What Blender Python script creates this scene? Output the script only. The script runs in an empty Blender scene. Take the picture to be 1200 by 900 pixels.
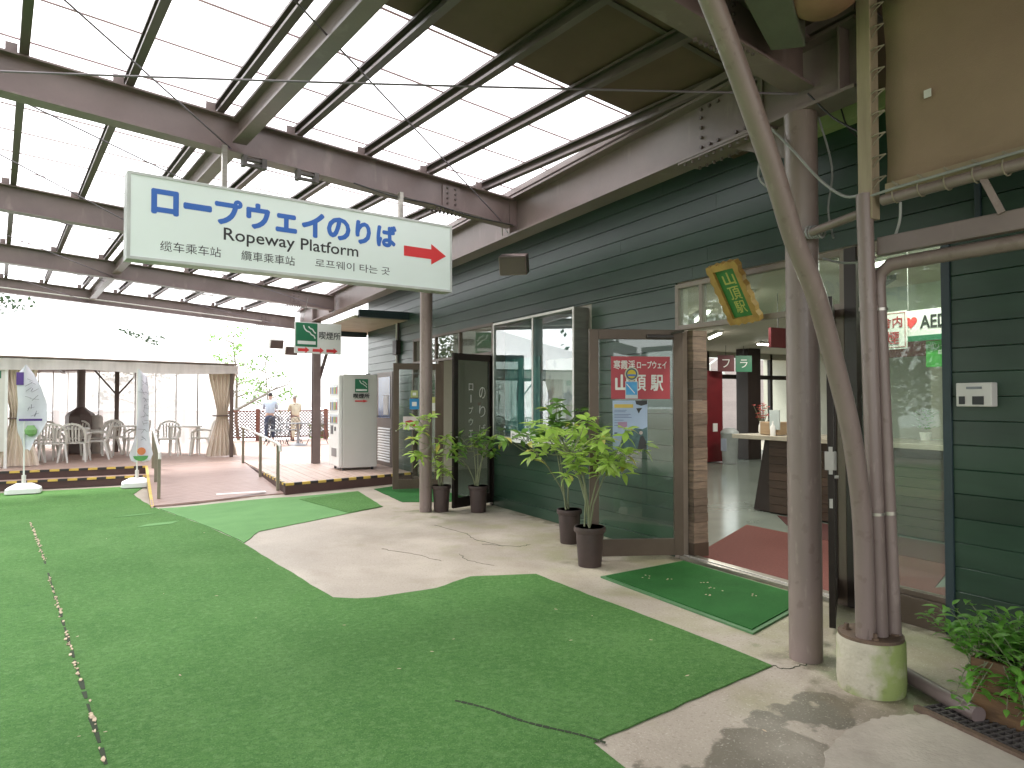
import bpy, bmesh, math, random
from mathutils import Matrix, Vector
R = math.radians
random.seed(7)
scene = bpy.context.scene
COL = scene.collection

# ---------------------------------------------------------------- camera, sky, sun, exposure
cam_data = bpy.data.cameras.new('camera')
cam = bpy.data.objects.new('camera', cam_data)
COL.objects.link(cam)
cam_data.sensor_width = 36.0
cam_data.lens = 24.3
cam_data.clip_start = 0.05
cam_data.clip_end = 9000
cam.location = (0, 0, 1.5)
cam.rotation_euler = (R(90 + 1.414), 0, R(-29.05))
scene.camera = cam

SUN_EL, SUN_AZ = 58.0, -35.0      # azimuth from +Y towards +X
world = bpy.data.worlds.new('World')
scene.world = world
world.use_nodes = True
wn = world.node_tree.nodes
wl = world.node_tree.links
wn.clear()
sky = wn.new('ShaderNodeTexSky')
sky.sky_type = 'NISHITA'
sky.sun_disc = False
sky.sun_elevation = R(SUN_EL)
sky.sun_rotation = R(SUN_AZ)
sky.air_density = 1.0
sky.dust_density = 1.5
sky.ozone_density = 1.0
hsv = wn.new('ShaderNodeHueSaturation')
hsv.inputs['Saturation'].default_value = 0.13
bg = wn.new('ShaderNodeBackground')
bg.inputs['Strength'].default_value = 0.15
wo = wn.new('ShaderNodeOutputWorld')
wl.new(sky.outputs[0], hsv.inputs['Color'])
wl.new(hsv.outputs[0], bg.inputs['Color'])
wl.new(bg.outputs[0], wo.inputs['Surface'])

sd = bpy.data.lights.new('sun', 'SUN')
sd.energy = 1.3
sd.angle = R(14)
sd.color = (1.0, 0.975, 0.94)
sun = bpy.data.objects.new('sun', sd)
COL.objects.link(sun)
v = Vector((math.sin(R(SUN_AZ)) * math.cos(R(SUN_EL)), math.cos(R(SUN_AZ)) * math.cos(R(SUN_EL)), math.sin(R(SUN_EL))))
sun.rotation_euler = v.to_track_quat('Z', 'Y').to_euler()

scene.view_settings.view_transform = 'Standard'
scene.view_settings.look = 'None'
scene.view_settings.exposure = 2.1
scene.view_settings.gamma = 1.0
try:
    scene.cycles.max_bounces = 10
    scene.cycles.diffuse_bounces = 5
    scene.cycles.glossy_bounces = 4
    scene.cycles.transparent_max_bounces = 24
    scene.cycles.caustics_reflective = False
    scene.cycles.caustics_refractive = False
    scene.cycles.sample_clamp_indirect = 6.0
except Exception:
    pass

# ---------------------------------------------------------------- materials
def mat(name, col, rough=0.6, metal=0.0, col2=None, scale=4.0, detail=6.0, contrast=0.25, bump=0.0, bscale=None,
        stretch=(1, 1, 1), coat=0.0, emit=None, estr=0.0, rvar=0.0, spec=0.5, objvar=0.0, world_co=True):
    m = bpy.data.materials.new(name)
    m.use_nodes = True
    nt = m.node_tree
    N = nt.nodes
    L = nt.links
    p = N['Principled BSDF']
    p.inputs['Roughness'].default_value = rough
    p.inputs['Metallic'].default_value = metal
    p.inputs['Specular IOR Level'].default_value = spec
    if coat:
        p.inputs['Coat Weight'].default_value = coat
        p.inputs['Coat Roughness'].default_value = 0.12
    if emit:
        p.inputs['Emission Color'].default_value = (*emit, 1)
        p.inputs['Emission Strength'].default_value = estr
    if col2 is None:
        col2 = tuple(max(0, c * (1 - contrast)) for c in col)
    tc = N.new('ShaderNodeTexCoord')
    mp = N.new('ShaderNodeMapping')
    mp.inputs['Scale'].default_value = stretch
    if world_co:
        ge = N.new('ShaderNodeNewGeometry')
        L.new(ge.outputs['Position'], mp.inputs['Vector'])
    else:
        L.new(tc.outputs['Object'], mp.inputs['Vector'])
    nz = N.new('ShaderNodeTexNoise')
    nz.inputs['Scale'].default_value = scale
    nz.inputs['Detail'].default_value = detail
    nz.inputs['Roughness'].default_value = 0.62
    L.new(mp.outputs[0], nz.inputs['Vector'])
    cr = N.new('ShaderNodeValToRGB')
    cr.color_ramp.elements[0].position = 0.3
    cr.color_ramp.elements[1].position = 0.7
    cr.color_ramp.elements[0].color = (*col2, 1)
    cr.color_ramp.elements[1].color = (*col, 1)
    L.new(nz.outputs['Fac'], cr.inputs['Fac'])
    out = cr.outputs[0]
    if objvar:
        oi = N.new('ShaderNodeObjectInfo')
        hs = N.new('ShaderNodeHueSaturation')
        mr = N.new('ShaderNodeMapRange')
        mr.inputs['To Min'].default_value = 1 - objvar
        mr.inputs['To Max'].default_value = 1 + objvar
        L.new(oi.outputs['Random'], mr.inputs['Value'])
        L.new(mr.outputs[0], hs.inputs['Value'])
        L.new(out, hs.inputs['Color'])
        out = hs.outputs[0]
    L.new(out, p.inputs['Base Color'])
    if rvar:
        mr = N.new('ShaderNodeMapRange')
        mr.inputs['To Min'].default_value = max(0.02, rough - rvar)
        mr.inputs['To Max'].default_value = min(1, rough + rvar)
        L.new(nz.outputs['Fac'], mr.inputs['Value'])
        L.new(mr.outputs[0], p.inputs['Roughness'])
    if bump:
        n2 = N.new('ShaderNodeTexNoise')
        n2.inputs['Scale'].default_value = bscale or scale * 12
        n2.inputs['Detail'].default_value = 4
        L.new(mp.outputs[0], n2.inputs['Vector'])
        b = N.new('ShaderNodeBump')
        b.inputs['Strength'].default_value = bump
        b.inputs['Distance'].default_value = 0.01
        L.new(n2.outputs['Fac'], b.inputs['Height'])
        L.new(b.outputs[0], p.inputs['Normal'])
    m['col_out'] = out.node.name
    return m

def overlay(m, col, scale, lo, hi, detail=6, stretch=(1, 1, 1), amount=1.0, centre=None, radius=None, power=1.0, rough=None):
    """mix another colour over the base: noise threshold, optionally kept to a spot of its own (a stain)"""
    nt = m.node_tree
    N = nt.nodes
    L = nt.links
    p = N['Principled BSDF']
    src = p.inputs['Base Color'].links[0].from_socket
    ge = N.new('ShaderNodeNewGeometry')
    mp = N.new('ShaderNodeMapping')
    mp.inputs['Scale'].default_value = stretch
    L.new(ge.outputs['Position'], mp.inputs['Vector'])
    nz = N.new('ShaderNodeTexNoise')
    nz.inputs['Scale'].default_value = scale
    nz.inputs['Detail'].default_value = detail
    L.new(mp.outputs[0], nz.inputs['Vector'])
    val = nz.outputs['Fac']
    if centre:
        vs = N.new('ShaderNodeVectorMath')
        vs.operation = 'SUBTRACT'
        L.new(ge.outputs['Position'], vs.inputs[0])
        vs.inputs[1].default_value = (*centre, 0)
        vd = N.new('ShaderNodeVectorMath')
        vd.operation = 'DIVIDE'
        L.new(vs.outputs[0], vd.inputs[0])
        vd.inputs[1].default_value = (radius[0], radius[1], 1e6)
        vl = N.new('ShaderNodeVectorMath')
        vl.operation = 'LENGTH'
        L.new(vd.outputs[0], vl.inputs[0])
        ma = N.new('ShaderNodeMath')
        ma.operation = 'SUBTRACT'
        ma.inputs[0].default_value = 1.0
        L.new(vl.outputs['Value'], ma.inputs[1])
        mb_ = N.new('ShaderNodeMath')
        mb_.operation = 'MULTIPLY_ADD'
        L.new(ma.outputs[0], mb_.inputs[0])
        mb_.inputs[1].default_value = power
        L.new(val, mb_.inputs[2])
        val = mb_.outputs[0]
    mr = N.new('ShaderNodeMapRange')
    mr.inputs['From Min'].default_value = lo
    mr.inputs['From Max'].default_value = hi
    mr.inputs['To Max'].default_value = amount
    L.new(val, mr.inputs['Value'])
    mx = N.new('ShaderNodeMix')
    mx.data_type = 'RGBA'
    L.new(mr.outputs[0], mx.inputs['Factor'])
    L.new(src, mx.inputs['A'])
    mx.inputs['B'].default_value = (*col, 1)
    L.new(mx.outputs['Result'], p.inputs['Base Color'])
    if rough is not None:
        rr = N.new('ShaderNodeMix')
        L.new(mr.outputs[0], rr.inputs[0])
        rr.inputs[2].default_value = p.inputs['Roughness'].default_value
        rr.inputs[3].default_value = rough
        if p.inputs['Roughness'].links:
            L.new(p.inputs['Roughness'].links[0].from_socket, rr.inputs[2])
        L.new(rr.outputs[0], p.inputs['Roughness'])
    return m

def glass(name, tint=(0.93, 0.97, 0.95), base=0.05, rough=0.0, body=0.0, bodycol=(0.8, 0.85, 0.82)):
    m = bpy.data.materials.new(name)
    m.use_nodes = True
    nt = m.node_tree
    N = nt.nodes
    L = nt.links
    N.clear()
    lw = N.new('ShaderNodeLayerWeight')
    lw.inputs['Blend'].default_value = 0.5
    pw = N.new('ShaderNodeMath')
    pw.operation = 'POWER'
    pw.inputs[1].default_value = 3.6
    L.new(lw.outputs['Facing'], pw.inputs[0])
    ma = N.new('ShaderNodeMath')
    ma.operation = 'MULTIPLY_ADD'
    ma.inputs[1].default_value = 0.95 - base
    ma.inputs[2].default_value = base
    L.new(pw.outputs[0], ma.inputs[0])
    tr = N.new('ShaderNodeBsdfTransparent')
    tr.inputs[0].default_value = (*tint, 1)
    gl = N.new('ShaderNodeBsdfGlossy')
    gl.inputs['Roughness'].default_value = rough
    nz = N.new('ShaderNodeTexNoise')          # float-glass waviness
    nz.inputs['Scale'].default_value = 2.5
    bp = N.new('ShaderNodeBump')
    bp.inputs['Strength'].default_value = 0.02
    bp.inputs['Distance'].default_value = 0.02
    L.new(nz.outputs['Fac'], bp.inputs['Height'])
    L.new(bp.outputs[0], gl.inputs['Normal'])
    out = N.new('ShaderNodeOutputMaterial')
    sh = tr.outputs[0]
    if body:
        df = N.new('ShaderNodeBsdfDiffuse')
        df.inputs[0].default_value = (*bodycol, 1)
        m0 = N.new('ShaderNodeMixShader')
        m0.inputs[0].default_value = body
        L.new(tr.outputs[0], m0.inputs[1])
        L.new(df.outputs[0], m0.inputs[2])
        sh = m0.outputs[0]
    mx = N.new('ShaderNodeMixShader')
    L.new(ma.outputs[0], mx.inputs[0])
    L.new(sh, mx.inputs[1])
    L.new(gl.outputs[0], mx.inputs[2])
    L.new(mx.outputs[0], out.inputs['Surface'])
    return m

def sheet_mat(name, col, trans=0.3, tl=0.6, dirt=0.12, stretch=(1, 1, 1)):
    """translucent plastic / fabric"""
    m = bpy.data.materials.new(name)
    m.use_nodes = True
    nt = m.node_tree
    N = nt.nodes
    L = nt.links
    N.clear()
    tr = N.new('ShaderNodeBsdfTransparent')
    t2 = N.new('ShaderNodeBsdfTranslucent')
    df = N.new('ShaderNodeBsdfDiffuse')
    nz = N.new('ShaderNodeTexNoise')
    nz.inputs['Scale'].default_value = 3
    nz.inputs['Detail'].default_value = 6
    mp = N.new('ShaderNodeMapping')
    mp.inputs['Scale'].default_value = stretch
    ge = N.new('ShaderNodeNewGeometry')
    L.new(ge.outputs['Position'], mp.inputs[0])
    L.new(mp.outputs[0], nz.inputs['Vector'])
    cr = N.new('ShaderNodeValToRGB')
    cr.color_ramp.elements[0].position = 0.32
    cr.color_ramp.elements[1].position = 0.62
    cr.color_ramp.elements[0].color = (*[c * (1 - dirt) for c in col], 1)
    cr.color_ramp.elements[1].color = (*col, 1)
    L.new(nz.outputs['Fac'], cr.inputs['Fac'])
    L.new(cr.outputs[0], t2.inputs[0])
    L.new(cr.outputs[0], df.inputs[0])
    L.new(cr.outputs[0], tr.inputs[0])
    a = N.new('ShaderNodeMixShader')
    a.inputs[0].default_value = 1 - tl
    L.new(t2.outputs[0], a.inputs[1])
    L.new(df.outputs[0], a.inputs[2])
    b = N.new('ShaderNodeMixShader')
    b.inputs[0].default_value = 1 - trans
    L.new(tr.outputs[0], b.inputs[1])
    L.new(a.outputs[0], b.inputs[2])
    out = N.new('ShaderNodeOutputMaterial')
    L.new(b.outputs[0], out.inputs['Surface'])
    return m

def leaf_mat(name, col, col2, tl=0.35, rough=0.4):
    m = mat(name, col, rough, col2=col2, scale=9, objvar=0.28, spec=0.4)
    nt = m.node_tree
    N = nt.nodes
    L = nt.links
    p = N['Principled BSDF']
    t2 = N.new('ShaderNodeBsdfTranslucent')
    src = p.inputs['Base Color'].links[0].from_socket
    hs = N.new('ShaderNodeHueSaturation')
    hs.inputs['Value'].default_value = 1.5
    L.new(src, hs.inputs['Color'])
    L.new(hs.outputs[0], t2.inputs[0])
    mx = N.new('ShaderNodeMixShader')
    mx.inputs[0].default_value = tl
    out = [n for n in N if n.type == 'OUTPUT_MATERIAL'][0]
    L.new(p.outputs[0], mx.inputs[1])
    L.new(t2.outputs[0], mx.inputs[2])
    L.new(mx.outputs[0], out.inputs['Surface'])
    return m

def lamp_mat(name, col, s):
    m = bpy.data.materials.new(name)
    m.use_nodes = True
    N = m.node_tree.nodes
    N.clear()
    e = N.new('ShaderNodeEmission')
    e.inputs[0].default_value = (*col, 1)
    e.inputs[1].default_value = s
    o = N.new('ShaderNodeOutputMaterial')
    m.node_tree.links.new(e.outputs[0], o.inputs['Surface'])
    return m

STEEL = mat('painted_steel', (0.22, 0.166, 0.158), 0.42, col2=(0.15, 0.112, 0.106), scale=1.6, bump=0.06, bscale=60, rvar=0.12)
overlay(STEEL, (0.30, 0.25, 0.225), 9, 0.60, 0.75, stretch=(1, 1, 0.3), amount=0.5)
STEEL_D = mat('dark_painted_steel', (0.14, 0.105, 0.10), 0.45, col2=(0.09, 0.067, 0.065), scale=2, rvar=0.1)
POLE = mat('pole_paint', (0.26, 0.20, 0.18), 0.36, col2=(0.185, 0.14, 0.127), scale=2.2, stretch=(1, 1, 0.25), bump=0.05, bscale=45, rvar=0.12)
overlay(POLE, (0.12, 0.075, 0.06), 14, 0.62, 0.67, amount=0.32)
overlay(POLE, (0.15, 0.11, 0.095), 5, 0.50, 0.72, amount=0.6, stretch=(1, 1, .12))
overlay(POLE, (0.34, 0.28, 0.25), 26, 0.60, 0.68, amount=0.3, stretch=(1, 1, .3))
GREENB = mat('green_board_paint', (0.022, 0.056, 0.032), 0.32, col2=(0.012, 0.033, 0.020), scale=2.0, detail=3, stretch=(1, 0.5, 3), bump=0.0, objvar=0.16, rvar=0.05)
overlay(GREENB, (0.045, 0.075, 0.055), 1.8, 0.50, 0.8, stretch=(1, 0.45, 2.0), amount=0.5, detail=3)
NAVY = mat('navy_paint', (0.024, 0.044, 0.052), 0.45)
CONC = mat('concrete_floor', (0.42, 0.365, 0.30), 0.62, col2=(0.31, 0.265, 0.21), scale=1.1, detail=10, bump=0.25, bscale=70, rvar=0.12)
overlay(CONC, (0.27, 0.26, 0.14), 2.6, 0.52, 0.75, amount=0.7, centre=(4.3, 3.6), radius=(1.5, 7.0), power=0.22)
overlay(CONC, (0.115, 0.10, 0.07), 3.0, 0.60, 0.64, amount=0.92, centre=(2.35, 2.0), radius=(0.62, 0.42), power=0.40, rough=0.55)
overlay(CONC, (0.12, 0.11, 0.08), 4.4, 0.62, 0.67, amount=0.9, centre=(2.95, 2.25), radius=(0.42, 0.22), power=0.38, rough=0.55)
overlay(CONC, (0.16, 0.135, 0.09), 5.0, 0.60, 0.70, amount=0.6, centre=(3.2, 2.1), radius=(0.3, 0.5), power=0.3, rough=0.5)
overlay(CONC, (0.09, 0.15, 0.035), 5.0, 0.56, 0.74, amount=0.75, centre=(3.62, 2.2), radius=(0.42, 0.75), power=0.3)
overlay(CONC, (0.12, 0.17, 0.04), 3.5, 0.62, 0.78, amount=0.55, centre=(3.8, 8.9), radius=(0.9, 0.9), power=0.25)
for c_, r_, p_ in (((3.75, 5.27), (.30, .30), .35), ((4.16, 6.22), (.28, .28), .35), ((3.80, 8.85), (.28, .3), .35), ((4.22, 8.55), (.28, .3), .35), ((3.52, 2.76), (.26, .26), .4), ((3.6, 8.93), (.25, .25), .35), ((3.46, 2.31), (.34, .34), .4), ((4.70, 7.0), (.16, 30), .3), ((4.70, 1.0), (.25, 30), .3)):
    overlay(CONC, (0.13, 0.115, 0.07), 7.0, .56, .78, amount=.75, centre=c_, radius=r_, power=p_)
overlay(CONC, (0.58, 0.52, 0.43), 0.9, 0.5, 0.68, amount=0.5)
overlay(CONC, (0.24, 0.19, 0.13), 1.7, 0.55, 0.74, detail=12, amount=0.5, stretch=(1, .6, 1))
overlay(CONC, (0.18, 0.15, 0.11), 60, 0.57, 0.70, detail=4, amount=0.5)
overlay(CONC, (0.60, 0.55, 0.47), 85, 0.60, 0.72, detail=3, amount=0.45)
TURF = mat('worn_green_turf', (0.092, 0.215, 0.056), 0.9, col2=(0.066, 0.168, 0.040), scale=1.6, detail=14, bump=0.8, bscale=260, spec=0.15)
overlay(TURF, (0.135, 0.26, 0.085), 1.1, 0.48, 0.72, amount=0.45, stretch=(1.6, .7, 1))
overlay(TURF, (0.045, 0.13, 0.03), 38, 0.46, 0.62, detail=5, amount=0.45)
overlay(TURF, (0.15, 0.28, 0.10), 26, 0.52, 0.66, detail=6, amount=0.4)
overlay(TURF, (0.04, 0.12, 0.035), 5.5, 0.60, 0.80, amount=0.5)
overlay(TURF, (0.17, 0.32, 0.12), 120, 0.54, 0.72, detail=3, amount=0.6)
overlay(TURF, (0.02, 0.075, 0.018), 95, 0.55, 0.72, detail=3, amount=0.6)
TURF_N = mat('new_green_turf', (0.14, 0.29, 0.105), 0.9, col2=(0.11, 0.24, 0.085), scale=2, detail=8, bump=0.4, bscale=240, spec=0.15)
overlay(TURF_N, (0.18, 0.40, 0.20), 190, 0.55, 0.75, detail=2, amount=0.5)
TURF_M = mat('door_mat_turf', (0.028, 0.125, 0.030), 0.9, col2=(0.018, 0.088, 0.020), scale=2.4, detail=8, bump=0.4, bscale=260, spec=0.15)
overlay(TURF_M, (0.10, 0.24, 0.09), 190, 0.58, 0.75, detail=2, amount=0.5)
MATEDGE = mat('mat_rubber_edge', (0.075, 0.19, 0.075), 0.6)
FRAME = mat('bronze_door_frame', (0.125, 0.092, 0.068), 0.42, metal=0.25, col2=(0.095, 0.068, 0.05), scale=3, rvar=0.1)
FRAME_D = mat('dark_bronze_frame', (0.03, 0.022, 0.018), 0.35, metal=0.3)
FRAME_L = mat('light_bronze_frame', (0.27, 0.22, 0.18), 0.45, col2=(0.2, 0.16, 0.13), scale=4)
ALU = mat('brushed_aluminium', (0.45, 0.43, 0.38), 0.32, metal=0.8, col2=(0.33, 0.31, 0.27), scale=4, stretch=(1, 1, 12))
ALU_P = mat('pale_aluminium', (0.62, 0.60, 0.56), 0.4, metal=0.5)
GLASS = glass('door_glass', base=0.055)
GLASS_D = glass('darker_door_glass', tint=(0.55, 0.6, 0.58), base=0.06)
GLASS_C = glass('display_case_glass', tint=(0.92, 0.97, 0.96), base=0.13)
GLASS_S = glass('storefront_glass', tint=(0.84, 0.92, 0.87), base=0.04, body=0.07)  # body mixes in a pale veil, painting a soft even reflection
WOODPLANK = mat('reclaimed_wood', (0.23, 0.165, 0.12), 0.65, col2=(0.10, 0.072, 0.055), scale=5, stretch=(1, 1, 8), bump=0.2, bscale=60, objvar=0.4)
COUNTERW = mat('dark_wood_panel', (0.10, 0.062, 0.045), 0.5, col2=(0.055, 0.035, 0.027), scale=5, stretch=(1, 1, 9), objvar=0.3)
LIGHTWOOD = mat('light_wood', (0.42, 0.30, 0.19), 0.5, col2=(0.33, 0.23, 0.14), scale=5, stretch=(1, 1, 6))
DECK = mat('deck_wood', (0.52, 0.37, 0.31), 0.55, col2=(0.38, 0.255, 0.21), scale=3, stretch=(0.8, 6, 1), bump=0.1, bscale=70)
DECK_Y = mat('deck_wood_lengthwise', (0.55, 0.41, 0.34), 0.55, col2=(0.42, 0.30, 0.245), scale=3, stretch=(6, 0.8, 1), bump=0.1, bscale=70)
RAMPW = mat('ramp_wood', (0.36, 0.25, 0.215), 0.5, col2=(0.26, 0.17, 0.145), scale=3, stretch=(0.8, 6, 1), bump=0.1, bscale=70)
DECK_S = mat('deck_side_board', (0.085, 0.042, 0.038), 0.6)
YEL = mat('hazard_tape_yellow', (0.72, 0.50, 0.10), 0.5)
BLK = mat('hazard_tape_black', (0.03, 0.025, 0.025), 0.5)
SOLIDROOF = mat('brown_roof_board', (0.15, 0.092, 0.066), 0.7, col2=(0.105, 0.063, 0.045), scale=1.5)
SHEET = sheet_mat('corrugated_plastic', (0.97, 0.955, 0.965), trans=0.30, tl=0.9, dirt=0.1)
SOFFIT = mat('beige_soffit', (0.42, 0.37, 0.26), 0.7)
PALEGREEN = mat('pale_green_board', (0.42, 0.46, 0.24), 0.6)
WHITE = mat('white_paint', (0.78, 0.78, 0.76), 0.45, contrast=0.06)
OFFWHITE = mat('off_white_plastic', (0.66, 0.64, 0.60), 0.4, contrast=0.08)
MACH = mat('vending_side', (0.64, 0.63, 0.60), 0.38, col2=(0.58, 0.57, 0.54), scale=0.8)
SIGNFACE = mat('sign_mint_face', (0.80, 0.885, 0.855), 0.35, contrast=0.04, scale=0.6, coat=0.2)
SIGNRIM = mat('sign_rim', (0.42, 0.44, 0.42), 0.4, metal=0.4)
BLUE = mat('sign_blue', (0.045, 0.15, 0.52), 0.4, contrast=0.05)
BLACKT = mat('letter_black', (0.035, 0.035, 0.038), 0.5)
REDT = mat('arrow_red', (0.70, 0.05, 0.055), 0.4, contrast=0.05)
CRIM = mat('poster_red', (0.42, 0.035, 0.05), 0.35, contrast=0.08)
SGREEN = mat('pictogram_green', (0.025, 0.17, 0.085), 0.4, contrast=0.05)
BGREEN = mat('bright_green_paper', (0.07, 0.38, 0.07), 0.5)
GOLD = mat('carved_gold_wood', (0.50, 0.31, 0.085), 0.5, col2=(0.33, 0.185, 0.05), scale=10)
GOLDL = mat('gold_letters', (0.55, 0.55, 0.14), 0.45)
PLGREEN = mat('plaque_green', (0.045, 0.22, 0.055), 0.5, scale=12)
POT = mat('brown_plastic_pot', (0.065, 0.042, 0.038), 0.5, col2=(0.045, 0.03, 0.027), scale=6)
SOIL = mat('soil', (0.05, 0.035, 0.025), 0.9, scale=30, bump=0.6, bscale=60)
BARK = mat('bark', (0.20, 0.165, 0.12), 0.8, col2=(0.12, 0.10, 0.07), scale=14, stretch=(1, 1, 0.3), bump=0.4, bscale=40)
STEMG = mat('stem_green', (0.22, 0.24, 0.14), 0.6, scale=12)
LEAF = leaf_mat('glossy_leaf', (0.40, 0.54, 0.12), (0.24, 0.40, 0.07), tl=.4)
LEAF_D = leaf_mat('darker_leaf', (0.17, 0.31, 0.06), (0.08, 0.19, 0.035))
HERB = leaf_mat('herb_leaf', (0.20, 0.42, 0.07), (0.10, 0.27, 0.04))
TREEL = leaf_mat('tree_leaf', (0.17, 0.30, 0.07), (0.10, 0.2, 0.05))
LEAF_T = leaf_mat('dense_tree_leaf', (0.07, 0.13, 0.035), (0.035, 0.075, 0.02), tl=0.2)
PINEL = leaf_mat('pine_needles', (0.045, 0.085, 0.035), (0.025, 0.05, 0.02), tl=0.15)
MOSSC = mat('mossy_concrete', (0.50, 0.46, 0.36), 0.8, col2=(0.36, 0.33, 0.25), scale=7, bump=0.5, bscale=50)
overlay(MOSSC, (0.20, 0.27, 0.055), 5.5, 0.44, 0.62, amount=0.85, centre=(3.62, 2.2), radius=(0.3, 0.3), power=0.35)
overlay(MOSSC, (0.05, 0.06, 0.02), 16, 0.6, 0.75, amount=0.5)
PLANTERW = mat('planter_wood', (0.17, 0.09, 0.035), 0.6, col2=(0.085, 0.045, 0.02), scale=4, stretch=(1, 1, 5), bump=0.3, bscale=40)
overlay(PLANTERW, (0.02, 0.014, 0.01), 5, 0.5, 0.66, amount=0.8)
RUST = mat('rusty_iron', (0.15, 0.095, 0.06), 0.7, col2=(0.08, 0.055, 0.04), scale=12, bump=0.3)
GRATE = mat('drain_grate_iron', (0.10, 0.09, 0.085), 0.6, col2=(0.06, 0.05, 0.045), scale=15)
DARKHOLE = mat('drain_shade', (0.02, 0.018, 0.013), 0.5)
TARP = mat('tan_canvas', (0.32, 0.22, 0.15), 0.85, col2=(0.26, 0.178, 0.12), scale=2.5, bump=0.35, bscale=300)
TARPE = mat('tan_canvas_hem', (0.33, 0.26, 0.165), 0.8)
BATTEN = mat('pale_timber', (0.37, 0.30, 0.20), 0.6, col2=(0.28, 0.22, 0.15), scale=4, stretch=(6, 6, 0.5))
ROPE = mat('pale_rope', (0.30, 0.26, 0.19), 0.9)
CABLE_G = mat('grey_cable', (0.33, 0.33, 0.32), 0.5)
CABLE_K = mat('black_cable', (0.03, 0.028, 0.03), 0.5)
CABLE_P = mat('twisted_wire', (0.16, 0.13, 0.16), 0.5)
FLOORI = mat('polished_floor', (0.25, 0.29, 0.255), 0.16, col2=(0.20, 0.235, 0.205), scale=1.2, rvar=0.05)
REDMAT = mat('red_entrance_mat', (0.15, 0.042, 0.032), 0.9, col2=(0.10, 0.028, 0.022), scale=40, bump=0.5, bscale=200)
CREAM = mat('cream_wall', (0.55, 0.52, 0.44), 0.6, contrast=0.08)
CEIL = mat('cream_ceiling', (0.52, 0.47, 0.38), 0.7, contrast=0.08)
SAGE = mat('sage_showcase', (0.52, 0.60, 0.50), 0.5, contrast=0.08)
DBROWN = mat('dark_brown_paint', (0.035, 0.022, 0.02), 0.5)
MAROON = mat('maroon_board', (0.12, 0.02, 0.025), 0.5)
MREDM = mat('red_machine', (0.17, 0.016, 0.022), 0.35)
COUNTERT = mat('counter_top', (0.48, 0.44, 0.36), 0.25)
TENTF = mat('white_tent_fabric', (0.82, 0.82, 0.81), 0.6, contrast=0.04)
TENTV = sheet_mat('grey_valance_fabric', (0.80, 0.77, 0.74), trans=0.0, tl=0.35, dirt=0.15, stretch=(3, 3, 0.3))
TENTRIM = mat('tent_trim', (0.25, 0.19, 0.15), 0.6)
TENTIN = mat('tent_frame_brown', (0.14, 0.10, 0.085), 0.6)
CLEARPVC = sheet_mat('clear_side_sheet', (0.93, 0.93, 0.90), trans=0.28, tl=0.75, dirt=0.12, stretch=(4, 4, 0.4))
CURT = mat('beige_curtain', (0.74, 0.66, 0.56), 0.8, col2=(0.62, 0.53, 0.43), scale=4, stretch=(5, 5, 0.4))
CHAIRP = mat('white_chair_plastic', (0.72, 0.71, 0.66), 0.35, contrast=0.1)
STOVE = mat('stove_iron', (0.16, 0.12, 0.11), 0.5)
FENCEW = mat('fence_brown', (0.24, 0.10, 0.07), 0.6, col2=(0.17, 0.07, 0.05), scale=5)
LATT = mat('lattice_brown', (0.17, 0.08, 0.06), 0.6)
RAILM = mat('rail_bronze', (0.27, 0.24, 0.18), 0.4, metal=0.4)
SKIN = mat('skin', (0.42, 0.26, 0.19), 0.5)
HAIR = mat('dark_hair', (0.03, 0.025, 0.025), 0.6)
SHIRT = mat('pale_blue_shirt', (0.50, 0.58, 0.68), 0.8)
JEANS = mat('dark_blue_jeans', (0.05, 0.065, 0.11), 0.8)
CREAMC = mat('cream_clothes', (0.68, 0.63, 0.48), 0.8)
BLKIRON = mat('black_garden_iron', (0.04, 0.045, 0.05), 0.5)
TUBE = lamp_mat('lit_tube', (1.0, 0.97, 0.88), 5.0)

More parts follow.
